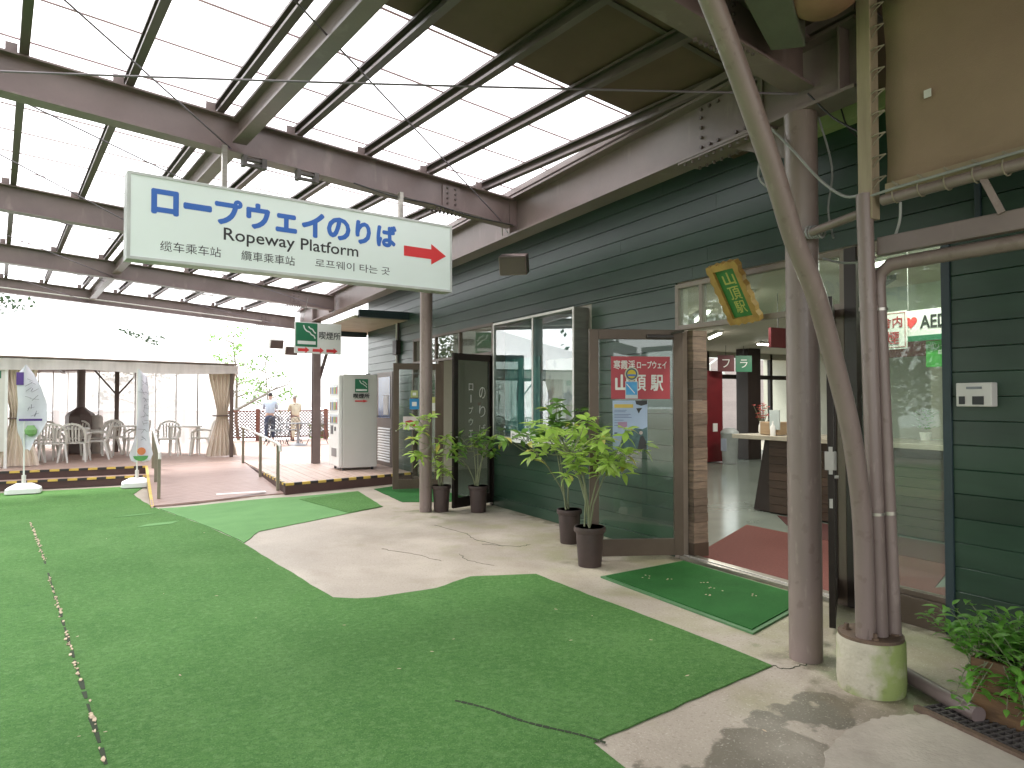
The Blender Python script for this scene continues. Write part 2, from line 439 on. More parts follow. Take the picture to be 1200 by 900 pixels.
# ---------------------------------------------------------------- mesh helpers
class MB:
    def __init__(s, M=None):
        s.v = []
        s.f = []
        s.M = M or Matrix.Identity(4)
    def add(s, vs, fs):
        o = len(s.v)
        s.v += [tuple(s.M @ Vector(p)) for p in vs]
        s.f += [tuple(i + o for i in f) for f in fs]
        return s
    def box(s, x0, x1, y0, y1, z0, z1):
        return s.add([(x0, y0, z0), (x1, y0, z0), (x1, y1, z0), (x0, y1, z0), (x0, y0, z1), (x1, y0, z1), (x1, y1, z1), (x0, y1, z1)],
                     [(0, 3, 2, 1), (4, 5, 6, 7), (0, 1, 5, 4), (1, 2, 6, 5), (2, 3, 7, 6), (3, 0, 4, 7)])
    def bar(s, a, b, w, h, up=(0, 0, 1)):
        """rectangular bar from a to b, w across, h along up"""
        a = Vector(a); b = Vector(b)
        d = (b - a).normalized()
        u = Vector(up)
        side = d.cross(u)
        if side.length < 1e-5:
            side = d.cross(Vector((1, 0, 0)))
        side.normalize()
        u = side.cross(d).normalized()
        P = []
        for c in (a, b):
            for sx, sy in ((-1, -1), (1, -1), (1, 1), (-1, 1)):
                P.append(c + side * (sx * w / 2) + u * (sy * h / 2))
        return s.add(P, [(0, 3, 2, 1), (4, 5, 6, 7), (0, 1, 5, 4), (1, 2, 6, 5), (2, 3, 7, 6), (3, 0, 4, 7)])
    def tube(s, pts, r, n=10, caps=True):
        pts = [Vector(p) for p in pts]
        rs = r if isinstance(r, (list, tuple)) else [r] * len(pts)
        vs = []
        fs = []
        prev = None
        for i, p in enumerate(pts):
            d = (pts[min(i + 1, len(pts) - 1)] - pts[max(i - 1, 0)]).normalized()
            if prev is None:
                u = d.cross(Vector((0, 0, 1)))
                if u.length < 1e-3:
                    u = d.cross(Vector((1, 0, 0)))
            else:
                u = prev - d * prev.dot(d)
            u.normalize()
            prev = u
            w = d.cross(u)
            for k in range(n):
                a = 2 * math.pi * k / n
                vs.append(p + (u * math.cos(a) + w * math.sin(a)) * rs[i])
        for i in range(len(pts) - 1):
            for k in range(n):
                k2 = (k + 1) % n
                fs.append((i * n + k, i * n + k2, (i + 1) * n + k2, (i + 1) * n + k))
        if caps:
            fs.append(tuple(range(n - 1, -1, -1)))
            fs.append(tuple((len(pts) - 1) * n + k for k in range(n)))
        return s.add(vs, fs)
    def cyl(s, c, r, z0, z1, n=20, r1=None):
        return s.tube([(c[0], c[1], z0), (c[0], c[1], z1)], [r, r if r1 is None else r1], n)
    def lathe(s, c, prof, n=24):
        return s.tube([(c[0], c[1], c[2] + z) for r, z in prof], [max(r, 1e-4) for r, z in prof], n, caps=True)
    def prism(s, poly, z0, z1):
        n = len(poly)
        vs = [(x, y, z0) for x, y in poly] + [(x, y, z1) for x, y in poly]
        fs = [tuple(range(n - 1, -1, -1)), tuple(range(n, 2 * n))]
        fs += [(i, (i + 1) % n, (i + 1) % n + n, i + n) for i in range(n)]
        return s.add(vs, fs)
    def ibeam(s, x0, x1, zt0, zt1, depth, fl, tf=0.014, tw=0.012, y=0.0):
        """I section along local x, top z going zt0->zt1"""
        for a, b, w in ((0, tf, fl), (depth - tf, depth, fl), (tf, depth - tf, tw)):
            s.add([(x0, y - w / 2, zt0 - b), (x1, y - w / 2, zt1 - b), (x1, y + w / 2, zt1 - b), (x0, y + w / 2, zt0 - b),
                   (x0, y - w / 2, zt0 - a), (x1, y - w / 2, zt1 - a), (x1, y + w / 2, zt1 - a), (x0, y + w / 2, zt0 - a)],
                  [(0, 3, 2, 1), (4, 5, 6, 7), (0, 1, 5, 4), (1, 2, 6, 5), (2, 3, 7, 6), (3, 0, 4, 7)])
        return s
    def build(s, name, m, parent=None, smooth=False, bevel=0.0):
        me = bpy.data.meshes.new(name)
        me.from_pydata(s.v, [], s.f)
        me.validate()
        me.materials.append(m)
        if smooth:
            me.polygons.foreach_set('use_smooth', [True] * len(me.polygons))
            try:
                me.set_sharp_from_angle(angle=R(38))
            except Exception:
                pass
        o = bpy.data.objects.new(name, me)
        COL.objects.link(o)
        if bevel:
            b = o.modifiers.new('bevel', 'BEVEL')
            b.width = bevel
            b.segments = 2
            b.limit_method = 'ANGLE'
        if parent is not None:
            o.parent = parent
            o.matrix_parent_inverse = parent.matrix_world.inverted() if parent.type != 'EMPTY' else Matrix.Translation(-parent.location) if parent.rotation_euler[2] == 0 else (Matrix.Translation(parent.location) @ parent.rotation_euler.to_matrix().to_4x4()).inverted()
        return o

def tag(o, label=None, cat=None, group=None, kind=None):
    if label: o['label'] = label
    if cat: o['category'] = cat
    if group: o['group'] = group
    if kind: o['kind'] = kind
    return o

def thing(name, label, cat, loc=(0, 0, 0), group=None):
    o = bpy.data.objects.new(name, None)
    o.empty_display_size = 0.1
    COL.objects.link(o)
    o.location = loc
    return tag(o, label, cat, group)

def kids(o):
    return [c for c in bpy.data.objects if c.parent == o]

def copy_tree(o, kmap):
    c = o.copy()
    COL.objects.link(c)
    for k in kmap.get(o.name, []):
        d = copy_tree(k, kmap)
        d.parent = c
    return c

def kid_map():
    m = {}
    for o in bpy.data.objects:
        if o.parent:
            m.setdefault(o.parent.name, []).append(o)
    return m

def frame_mat(origin, right, up):
    r = Vector(right).normalized()
    u = Vector(up)
    u = (u - r * u.dot(r)).normalized()
    n = r.cross(u)
    M = Matrix.Identity(4)
    for i in range(3):
        M[i][0] = r[i]; M[i][1] = u[i]; M[i][2] = n[i]; M[i][3] = origin[i]
    return M

_glyphs = {}
def text_mesh(body):
    if body in _glyphs:
        return _glyphs[body]
    cu = bpy.data.curves.new('lettering', 'FONT')
    cu.body = body
    cu.extrude = 0.0
    cu.resolution_u = 3
    o = bpy.data.objects.new('lettering', cu)
    COL.objects.link(o)
    dg = bpy.context.evaluated_depsgraph_get()
    dg.update()
    me = bpy.data.meshes.new_from_object(o.evaluated_get(dg))
    vs = [tuple(v.co) for v in me.vertices]
    fs = [tuple(p.vertices) for p in me.polygons]
    bpy.data.objects.remove(o)
    bpy.data.curves.remove(cu)
    bpy.data.meshes.remove(me)
    _glyphs[body] = (vs, fs)
    return vs, fs

def text(body, M, cx, cy, w, h, m, parent, z=0.003, rot=0, mirror=False, name='lettering', bold=0.0, mb=None):
    """flat lettering fitted into a w x h box centred on (cx, cy) of plane M"""
    vs, fs = text_mesh(body)
    if not vs:
        return None
    if rot:
        a = R(rot)
        vs = [(x * math.cos(a) - y * math.sin(a), x * math.sin(a) + y * math.cos(a), 0) for x, y, _ in vs]
    x0 = min(v[0] for v in vs); x1 = max(v[0] for v in vs)
    y0 = min(v[1] for v in vs); y1 = max(v[1] for v in vs)
    sx = w / max(x1 - x0, 1e-6)
    sy = h / max(y1 - y0, 1e-6)
    if w <= 0: sx = sy
    if h <= 0: sy = sx
    own = mb is None
    if own:
        mb = MB(M)
    offs = [(0, 0)] if not bold else [(0, 0), (bold, 0), (-bold, 0), (0, bold), (0, -bold), (bold * .7, bold * .7), (-bold * .7, -bold * .7), (bold * .7, -bold * .7), (-bold * .7, bold * .7)]
    for i, (dx, dy) in enumerate(offs):
        mb.add([((x - (x0 + x1) / 2) * sx + cx + dx, (y - (y0 + y1) / 2) * sy + cy + dy, z + i * 0.00012) for x, y, _ in vs], fs)
    if own:
        return mb.build(name, m, parent)

def arrow(M, cx, cy, w, h, m, parent, z=0.003, name='arrow'):
    hw = w / 2; a = h / 2; b = h * 0.24
    P = [(-hw, -b), (w * 0.14, -b), (w * 0.14, -a), (hw, 0), (w * 0.14, a), (w * 0.14, b), (-hw, b)]
    mb = MB(M)
    mb.prism([(cx + x, cy + y) for x, y in P], z, z + 0.001)
    return mb.build(name, m, parent)

def cig_pict(M, cx, cy, w, h, parent, z=0.003):
    MB(M).box(cx - w / 2, cx + w / 2, cy - h / 2, cy + h / 2, z, z + 0.001).build('pictogram_panel', SGREEN, parent)
    p = MB(M)
    z2 = z + 0.002
    p.box(cx - w * .42, cx + w * .42, cy - h * .40, cy - h * .26, z2, z2 + 0.0007)
    pts = [(-.15, .40), (-.10, .26), (.0, .16), (.14, .12), (.22, .02), (.34, -.03), (.40, -.14)]
    q = [(.08, .36), (.16, .28), (.28, .24), (.34, .14), (.42, .08)]
    for L_ in (pts, q):
        for (x0, y0), (x1, y1) in zip(L_, L_[1:]):
            p.bar((cx + x0 * w, cy + y0 * h, z2), (cx + x1 * w, cy + y1 * h, z2), w * .055, 0.0006, up=(0, 0, 1))
    p.build('cigarette_pictogram', WHITE, parent)

def sm(x):
    x = max(0, min(1, x))
    return x * x * (3 - 2 * x)
def zg(X, Y):
    return -0.16 * sm((Y - 8) / 5) * sm((2.4 - X) / 2)

# ================================================================= TERRAIN, WHITEOUT
def axis(lim):
    a = [0]
    step = 0.5
    while a[-1] < lim:
        a.append(a[-1] + step)
        if a[-1] > 28: step *= 1.35
    return a
ax = axis(110)
xs = sorted(set([-x for x in ax] + ax))
vs = []
for y in xs:
    for x in xs:
        z = zg(x, y) - 0.02
        far = max(0, y - 26, abs(x - 2) - 60)
        z -= 0.9 * far + 0.02 * far * far
        vs.append((x, y, max(z, -160)))
n = len(xs)
fs = [(j * n + i, j * n + i + 1, (j + 1) * n + i + 1, (j + 1) * n + i) for j in range(n - 1) for i in range(n - 1)]
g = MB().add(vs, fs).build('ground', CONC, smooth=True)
tag(g, kind='structure')
WHITEOUT = mat('whiteout_paint', (0.86, 0.87, 0.88), 0.9, contrast=0.05, scale=0.02)
whiteout = MB().add([(-7000, -7000, -60), (7000, -7000, -60), (7000, 7000, -60), (-7000, 7000, -60)], [(0, 1, 2, 3)]).build('whiteout_sheet', WHITEOUT)  # white sheet added below the horizon in place of bright haze
tag(whiteout, kind='structure')

# concrete floor drawn in two pours with a joint and cracks, turf sheets over it
def sheet(name, poly, z, th, m, parent=None, sub=0.35):
    """polygon sheet following the ground: triangulated and gridded"""
    bm = bmesh.new()
    rf = random.Random(len(poly))
    pp = []
    for (xa_, ya_), (xb_, yb_) in zip(poly, poly[1:] + poly[:1]):
        L0 = math.hypot(xb_ - xa_, yb_ - ya_)
        k0 = max(1, int(L0 / .11)) if max(abs(xa_), abs(xb_)) < 7 and min(ya_, yb_) > 0 else 1
        wv = 0
        for q0 in range(k0):
            wv = wv * .7 + rf.gauss(0, .0035)
            j0 = (wv, rf.gauss(0, .0035)) if q0 else (0, 0)
            pp.append((xa_ + (xb_ - xa_) * q0 / k0 + j0[0], ya_ + (yb_ - ya_) * q0 / k0 + j0[1]))
    vv = [bm.verts.new((x, y, 0)) for x, y in pp]
    f = bm.faces.new(vv)
    x0 = min(p[0] for p in poly); x1 = max(p[0] for p in poly)
    y0 = min(p[1] for p in poly); y1 = max(p[1] for p in poly)
    y = math.ceil(y0 / sub) * sub
    while y < y1:
        if y > 7.5:
            bmesh.ops.bisect_plane(bm, geom=bm.verts[:] + bm.edges[:] + bm.faces[:], plane_co=(0, y, 0), plane_no=(0, 1, 0))
        y += sub
    x = math.ceil(x0 / sub) * sub
    while x < x1:
        if y1 > 8 and x < 2.6:
            bmesh.ops.bisect_plane(bm, geom=bm.verts[:] + bm.edges[:] + bm.faces[:], plane_co=(x, 0, 0), plane_no=(1, 0, 0))
        x += sub
    r = bmesh.ops.extrude_face_region(bm, geom=bm.faces[:])
    top = [e for e in r['geom'] if isinstance(e, bmesh.types.BMVert)]
    ids = set(top)
    for vtx in bm.verts:
        vtx.co.z = zg(vtx.co.x, vtx.co.y) + (z + th if vtx in ids else z)
    bmesh.ops.recalc_face_normals(bm, faces=bm.faces[:])
    me = bpy.data.meshes.new(name)
    bm.to_mesh(me)
    bm.free()
    me.materials.append(m)
    o = bpy.data.objects.new(name, me)
    COL.objects.link(o)
    if parent: o.parent = parent
    return o

main_turf = [(3.14, 5.22), (3.165, 4.58), (3.22, 3.6), (3.24, 2.77), (1.82, 2.54), (1.80, 2.0), (1.75, 1.0), (1.7, -3.0),
             (-8, -3), (-8, 15.5), (0.33, 15.52), (0.10, 14.2), (0.36, 12.3), (0.42, 12.0), (1.09, 7.85), (1.40, 5.36), (1.55, 5.24), (1.69, 5.2), (2.2, 5.22), (2.6, 5.42)]
t = sheet('turf_carpet', main_turf, -0.0185, 0.008, TURF)
tag(t, kind='structure')
lt = [(0.44, 12.02), (1.10, 7.87), (1.35, 8.5), (3.22, 9.62), (3.40, 11.45), (2.30, 11.25)]
t = sheet('bright_turf_carpet', lt, -0.0185, 0.007, TURF_N)
tag(t, kind='structure')
t = sheet('dark_turf_patch', [(2.32, 10.9), (2.62, 9.28), (3.20, 9.60), (3.38, 11.4)], -0.0085, 0.003, TURF)
tag(t, kind='structure')
t = sheet('far_turf_carpet', [(3.72, 11.6), (3.62, 9.9), (4.66, 9.4), (4.68, 12.1)], -0.0185, 0.007, TURF_M)
tag(t, kind='structure')
# repair patches and litter in the turf
for px_, py_, w_, h_, a_ in ((0.36, 9.87, 0.42, 0.30, 0.05), (0.13, 11.25, 0.46, 0.16, 0.06), (-2.0, 13.2, 0.6, 0.2, 0)):
    P = [(px_ + w_ / 2 * cx_ + a_ * cy_, py_ + h_ / 2 * cy_ + 0.07 * cx_) for cx_, cy_ in ((-1, -.8), (.9, -1), (1, .7), (-.8, 1))]
    t = sheet('turf_repair_patch', P, -0.0085, 0.003, TURF_N, sub=0.2)
    tag(t, kind='structure')
LITTER = mat('pale_dry_litter', (0.62, 0.50, 0.36), 0.9, col2=(0.4, 0.3, 0.2), scale=30)
DARKGAP = mat('turf_seam_dark', (0.03, 0.045, 0.02), 0.95)
mb = MB(); gap = MB()
sx0, sy0, sx1, sy1 = -1.13, 11.3, -0.06, 3.35
for i in range(150):
    u = random.random()
    if 0.44 < u < 0.50: continue
    x = sx0 + (sx1 - sx0) * u + random.gauss(0, 0.008); y = sy0 + (sy1 - sy0) * u
    zz = zg(x, y) - 0.0100
    r = random.uniform(0.004, 0.017)
    k = random.randint(4, 6)
    mb.prism([(x + r * math.cos(a) * random.uniform(.5, 1.2) * .8, y + 2.0 * r * math.sin(a) * random.uniform(.6, 1.2)) for a in [2 * math.pi * q / k for q in range(k)]], zz + 0.003, zz + 0.006)
for i in range(44):
    u0 = i / 44; u1 = (i + random.uniform(0.5, 1.0)) / 44
    if 0.44 < u0 < 0.50: continue
    w = random.uniform(0.004, 0.013) * (1.3 if u0 > .5 else 1)
    xa = sx0 + (sx1 - sx0) * u0; ya = sy0 + (sy1 - sy0) * u0; xb = sx0 + (sx1 - sx0) * u1; yb = sy0 + (sy1 - sy0) * u1
    za = zg(xa, ya) - 0.0100
    gap.add([(xa - w, ya, za), (xa + w, ya, za), (xb + w * .6, yb, zg(xb, yb) - .0100), (xb - w * .6, yb, zg(xb, yb) - .0100),
             (xa - w, ya, za + .0015), (xa + w, ya, za + .0015), (xb + w * .6, yb, zg(xb, yb) - .0085), (xb - w * .6, yb, zg(xb, yb) - .0085)], [(3, 2, 1, 0), (4, 5, 6, 7), (0, 1, 5, 4), (1, 2, 6, 5), (2, 3, 7, 6), (3, 0, 4, 7)])
# second tear at the right near corner
for i in range(24):
    u0 = i / 24; u1 = (i + .9) / 24
    P0 = (1.46, 3.22); P1 = (1.86, 2.5)
    f = lambda u: (P0[0] + (P1[0] - P0[0]) * u + 0.012 * math.sin(u * 9), P0[1] + (P1[1] - P0[1]) * u)
    a = f(u0); b = f(u1); w = 0.004 + 0.004 * random.random()
    gap.prism([(a[0] - w, a[1] - w), (b[0] - w, b[1] - w), (b[0] + w, b[1] + w), (a[0] + w, a[1] + w)], -.0100, -.0085)
for i in range(40):
    x = random.uniform(-1.5, 3.1); y = random.uniform(2.0, 9)
    if x > 1.3 and y > 5: continue
    r = random.uniform(0.004, 0.012)
    a0 = random.random() * 6
    zz = zg(x, y) - 0.0105
    mb.prism([(x + r * math.cos(a0 + a) * q_, y + r * math.sin(a0 + a) * q_) for a, q_ in ((0, 1.6), (1.5, .4), (3.1, 1.3), (4.6, .5))], zz, zz + 0.002)
for (x, y) in ((3.9, 4.6), (4.1, 4.2), (3.95, 4.45), (3.9, 3.9), (4.2, 3.75), (4.05, 4.0)):
    for q in range(4):
        x2 = x + random.gauss(0, .03); y2 = y + random.gauss(0, .03); r = .007
        mb.prism([(x2 + r * math.cos(a) * random.uniform(.4, 1.5), y2 + r * math.sin(a)) for a in (0, 1.2, 2.5, 3.7, 5)], .0185, .0205)
tag(mb.build('dry_litter', LITTER), 'dry crumbs and bits of leaf scattered on the turf carpet and along its worn seam', 'litter', kind='stuff')
tag(gap.build('turf_seam', DARKGAP), kind='structure')
# floor cracks as thin dark grooves
ck = MB()
def crack(pts, w=0.0025):
    q_ = [pts[0]]
    for (x0, y0), (x1, y1) in zip(pts, pts[1:]):
        for k_ in range(1, 9):
            j_ = .018 if k_ < 8 else 0
            q_.append((x0 + (x1 - x0) * k_ / 8 + random.uniform(-j_, j_), y0 + (y1 - y0) * k_ / 8 + random.uniform(-j_, j_)))
    for (x0, y0), (x1, y1) in zip(q_, q_[1:]):
        d = Vector((x1 - x0, y1 - y0, 0)).normalized(); nn = Vector((-d.y, d.x, 0)) * w * random.uniform(.4, 1)
        ck.prism([(x0 - nn.x, y0 - nn.y), (x1 - nn.x, y1 - nn.y), (x1 + nn.x, y1 + nn.y), (x0 + nn.x, y0 + nn.y)][::-1], -0.0195, -0.0175)
crack([(3.3, 7.9), (3.42, 7.2), (3.35, 6.9), (3.45, 6.4)]); crack([(2.3, 6.9), (2.5, 6.5), (2.62, 6.1)]); crack([(2.9, 6.3), (2.85, 6.0), (2.98, 5.7)])
crack([(3.3, 6.6), (3.6, 6.3), (3.75, 6.35)]); crack([(3.45, 2.7), (3.30, 2.70), (3.24, 2.77)], .003)
tag(ck.build('floor_crack', DARKGAP), kind='structure')

# paler raised concrete slab at the near right corner
PQ = [(2.12, 1.55), (2.38, 1.80), (2.65, 1.98), (2.85, 2.05), (3.05, 2.075), (3.22, 2.06), (3.42, 1.95), (3.30, 1.2), (2.0, 1.0)]
PR = []
for (xa_, ya_), (xb_, yb_) in zip(PQ, PQ[1:] + PQ[:1]):
    for q0 in range(7):
        PR.append((xa_ + (xb_ - xa_) * q0 / 7 + random.gauss(0, .006), ya_ + (yb_ - ya_) * q0 / 7 + random.gauss(0, .006)))
t = MB().prism(PR, -0.019, -0.010).build('concrete_patch', mat('pale_concrete', (0.47, 0.42, 0.345), 0.7, col2=(0.35, 0.31, 0.25), scale=5, detail=12, bump=0.3, bscale=60))
tag(t, kind='structure')

# ================================================================= DOOR MAT
dm = thing('door_mat', 'dark green turf door mat with pale rubber edge in front of the open double doors', 'mat', (4.1, 4.2, 0))
Pm = [(3.57, 4.86), (4.61, 4.96), (4.60, 3.52), (3.57, 3.20)]
c0 = (sum(p[0] for p in Pm) / 4, sum(p[1] for p in Pm) / 4)
MB().prism([(p[0], p[1]) for p in Pm][::-1], -0.0195, -0.006).build('rubber_edge', MATEDGE, dm)
MB().prism([(c0[0] + (p[0] - c0[0]) * .93, c0[1] + (p[1] - c0[1]) * .955) for p in Pm][::-1], -0.0058, 0.002).build('turf_pile', TURF_M, dm)

# ================================================================= STATION BUILDING
WX = 4.72
bld = thing('station_building', 'dark green clapboard station building with glazed entrances along the right', 'building', (4.8, 5, 0))

def board(y0, y1, z0, z1, X=WX, th=0.024, mt=GREENB):
    """one clapboard: chamfered edges, face towards -X"""
    c = 0.005
    prof = [(X, z0), (X - th + .001, z0), (X - th, z0 + .001), (X - th, z1 - c - 0.002), (X - th + c + .002, z1), (X, z1)]
    vs = [(x, y0, z) for x, z in prof] + [(x, y1, z) for x, z in prof]
    k = len(prof)
    fs = [tuple(range(k)), tuple(range(2 * k - 1, k - 1, -1))] + [(i, i + k, (i + 1) % k + k, (i + 1) % k) for i in range(k)]
    o = MB().add(vs, fs).build('board', mt, bld)
    return o
SP = 0.157
def boards(y0, y1, zlo, zhi, cutoff=True, split=None):
    k = 0
    z = 0.12
    rows = []
    while z < zhi + 0.01:
        rows.append((z, z + SP))
        z += SP
    for a, b in rows:
        a2 = max(a, zlo); b2 = min(b, zhi)
        if b2 - a2 < 0.02: continue
        segs = [(y0, y1)]
        if split and y1 - y0 > 3.5:
            m_ = y0 + (y1 - y0) * random.uniform(.35, .65)
            segs = [(y0, m_ - .001), (m_ + .001, y1)]
        for s0, s1 in segs:
            board(s0, s1, a2 + .0006, b2 - 0.0008)
# skirting boards
for y0, y1 in ((5.14, 9.0), (-4, 2.57)):
    MB().box(WX - 0.034, WX, y0, y1, -0.02, 0.117).build('skirting', GREENB, bld, bevel=.004)
boards(5.14, 6.55, 0.12, 2.66)
boards(6.55, 9.0, 0.12, 0.98)
boards(6.55, 9.0, 2.62, 2.66)
boards(-4.0, 2.57, 0.12, 2.66)
boards(12.3, 15.1, 0.16, 2.66)
boards(-4.0, 15.1, 2.66, 4.1, split=True)
MB().box(WX - 0.04, WX + 0.04, 2.545, 2.60, -0.02, 2.66).build('corner_trim', NAVY, bld, bevel=.003)
MB().box(WX - 0.04, WX + 0.04, 2.35, 2.385, 2.66, 3.3).build('corner_trim', NAVY, bld, bevel=.003)
# wall backing (thick wall behind the boards)
wb = MB()
for y0, y1, z0, z1 in ((5.14, 9.0, -.02, 4.1), (-4, 2.57, -.02, 4.1), (12.3, 15.1, -.02, 4.1), (2.57, 5.14, 2.66, 4.1), (9.0, 12.3, 2.66, 4.1)):
    wb.box(WX + .0, WX + 0.14, y0 + .001, y1 - .001, z0, z1)
wb.build('wall_core', CREAM, bld)
MB().box(WX, 9, 15.1, 15.2, -.02, 4.1).build('end_wall', GREENB, bld)

# --- main entrance: frames
def frame(y0, y1, z0, z1, w=0.05, X=WX, th=0.07, m=FRAME, name='door_frame', sill=True):
    mb = MB()
    mb.box(X - th / 2, X + th / 2, y0, y0 + w, z0, z1)
    mb.box(X - th / 2, X + th / 2, y1 - w, y1, z0, z1)
    mb.box(X - th / 2 + .001, X + th / 2 - .001, y0 + w, y1 - w, z1 - w, z1)
    if sill: mb.box(X - th / 2 + .001, X + th / 2 - .001, y0 + w, y1 - w, z0, z0 + w)
    return mb.build(name, m, bld, bevel=.003)
# transom over doors
frame(3.30, 5.14, 2.19, 2.64, 0.045, name='transom_frame', m=FRAME_L)
MB().box(WX - .004, WX + .004, 3.345, 5.095, 2.235, 2.595).build('transom_glass', GLASS_S, bld)
MB().box(WX - .03, WX + .03, 4.78, 4.82, 2.235, 2.595).build('transom_mullion', FRAME_L, bld)
# jambs
MB().box(WX - .05, WX + .05, 5.06, 5.14, -.02, 2.19).build('door_jamb', FRAME_L, bld, bevel=.003)
MB().box(WX - .05, WX + .05, 3.30, 3.40, -.02, 2.19).build('door_jamb', FRAME, bld, bevel=.003)
MB().box(WX - .05, WX + .05, 3.20, 3.298, -.02, 2.64).build('door_jamb', FRAME_D, bld, bevel=.003)
MB().box(WX - .06, WX + .10, 3.40, 5.06, -.02, 0.012).build('threshold', ALU, bld, bevel=.002)
MB().box(WX - .015, WX + .0, 3.40, 5.06, 0.012, 0.020).build('threshold_rail', ALU_P, bld)
# reclaimed wood pier: planks
z = 0.13
while z < 2.18:
    h = random.choice((.07, .09, .11, .13))
    MB().box(WX + .055 + random.uniform(-.004, .004), 4.955, 4.99 + random.uniform(-.006, .004), 5.12, z, min(z + h - .003, 2.185)).build('pier_plank', WOODPLANK, bld)
    z += h
MB().box(WX + .053, 4.96, 4.985, 5.125, -.02, 0.128).build('pier_base', FRAME, bld)

# storefront glazing right of the doors
MB().box(WX - .05, WX + .05, 2.60, 3.2, -.02, 0.17).build('kick_plate', FRAME, bld, bevel=.003)
MB().box(WX - .035, WX + .035, 2.60, 3.2, 0.172, 0.21).build('window_sill', FRAME, bld, bevel=.003)
MB().box(WX - .035, WX + .035, 2.60, 3.2, 2.57, 2.64).build('window_head', FRAME_L, bld, bevel=.003)
MB().box(WX - .005, WX + .005, 2.60, 3.2, 0.212, 2.568).build('storefront_glass', GLASS_S, bld)

def leaf_door(hinge, free, h, label, glassm, fm=FRAME, parts_extra=None, w=0.09, rail=0.16, z0=0.02):
    hx, hy = hinge; fx, fy = free
    wd = math.hypot(fx - hx, fy - hy)
    # local: x from free edge to hinge as seen from the -Y side
    M = frame_mat((fx, fy, 0), (hx - fx, hy - fy, 0), (0, 0, 1))
    d = MB(M).box(0, w, z0, h, -.02, .02).build('door_leaf', fm, bld, bevel=.003)
    d['label'] = label
    MB(M).box(wd - w, wd, z0, h, -.02, .02).build('door_stile', fm, d, bevel=.003)
    MB(M).box(w + .001, wd - w - .001, h - w * 1.05, h, -.019, .019).build('door_rail', fm, d, bevel=.003)
    MB(M).box(w + .001, wd - w - .001, z0, z0 + rail, -.019, .019).build('door_rail', fm, d, bevel=.003)
    MB(M).box(w + .001, wd - w - .001, z0 + rail, h - w * 1.05, -.004, .004).build('door_glass', glassm, d)
    MB(M).cyl((w * .5, 1.0), .011, .02, .045, 12).build('door_lock', ALU_P, d)
    return M, wd, d
MC, wC, dC = leaf_door((4.70, 5.06), (3.86, 5.43), 2.19, 'bronze framed glass leaf with a red poster, standing open', GLASS)
MB(MC).box(wC - .36, wC - .10, 2.105, 2.14, .02, .05).build('door_closer', FRAME_D, dC, bevel=.004)
MB(MC).bar((wC - .12, 2.15, .035), (wC - .02, 2.17, .12), .018, .006).build('closer_arm', FRAME_D, dC)
MD, wD, dD = leaf_door((4.70, 3.42), (4.03, 2.955), 2.19, 'bronze framed glass leaf seen edge on behind the big round post', GLASS, fm=FRAME_D, w=.06)
lk = MB(MD)
lk.box(-.006, .0, 1.02, 1.20, -.012, .012)
lk.box(-.006, .0, .80, .86, -.01, .01)
lk.box(-.03, .012, 1.05, 1.17, .02, .035); lk.box(-.03, -.022, 1.05, 1.17, -.035, .035)
lk.build('lock_plate', ALU_P, dD)

# --- second entrance further along
frame(9.02, 12.3, 2.19, 2.66, 0.045, name='transom_frame', m=FRAME)
MB().box(WX - .004, WX + .004, 9.065, 12.255, 2.235, 2.612).build('transom_glass', GLASS_C, bld)
for yy in (10.2, 11.2):
    MB().box(WX - .03, WX + .03, yy, yy + .045, 2.235, 2.612).build('transom_mullion', FRAME, bld)
MB().box(WX - .05, WX + .05, 9.0, 9.07, -.02, 2.19).build('door_jamb', FRAME_D, bld)
MB().box(WX - .05, WX + .05, 11.02, 11.10, -.02, 2.19).build('door_jamb', FRAME, bld)
MB().box(WX - .05, WX + .05, 12.22, 12.3, -.02, 2.19).build('door_jamb', FRAME, bld)
MB().box(WX - .004, WX + .004, 11.1, 12.22, 0.10, 2.19).build('side_light_glass', GLASS_C, bld)
MB().box(WX - .04, WX + .04, 11.1, 12.22, -.02, 0.10).build('kick_plate', FRAME, bld)
MA, wA, dA = leaf_door((4.70, 10.98), (3.90, 11.15), 2.14, 'bronze framed glass leaf with small stickers, behind the slim post', GLASS, w=.10)
MBm, wB, dB = leaf_door((4.70, 9.06), (3.93, 8.76), 2.17, 'dark glass leaf with white vertical lettering', GLASS_D, fm=FRAME_D, w=.09, rail=.14)
# vertical lettering on dark leaf
tb = MB(MBm)
for i, ch in enumerate('のりば'):
    text(ch, MBm, .60, 1.62 - i * .27, .135, .17, WHITE, dB, z=.006, mb=tb)
for i, ch in enumerate('ロープウェイ'):
    if ch == 'ー':
        text(ch, MBm, .36, 1.70 - i * .165, .02, .11, WHITE, dB, z=.006, rot=90, mb=tb)
    else:
        text(ch, MBm, .36, 1.70 - i * .165, .09, .10, WHITE, dB, z=.006, mb=tb)
tb.build('lettering', WHITE, dB)

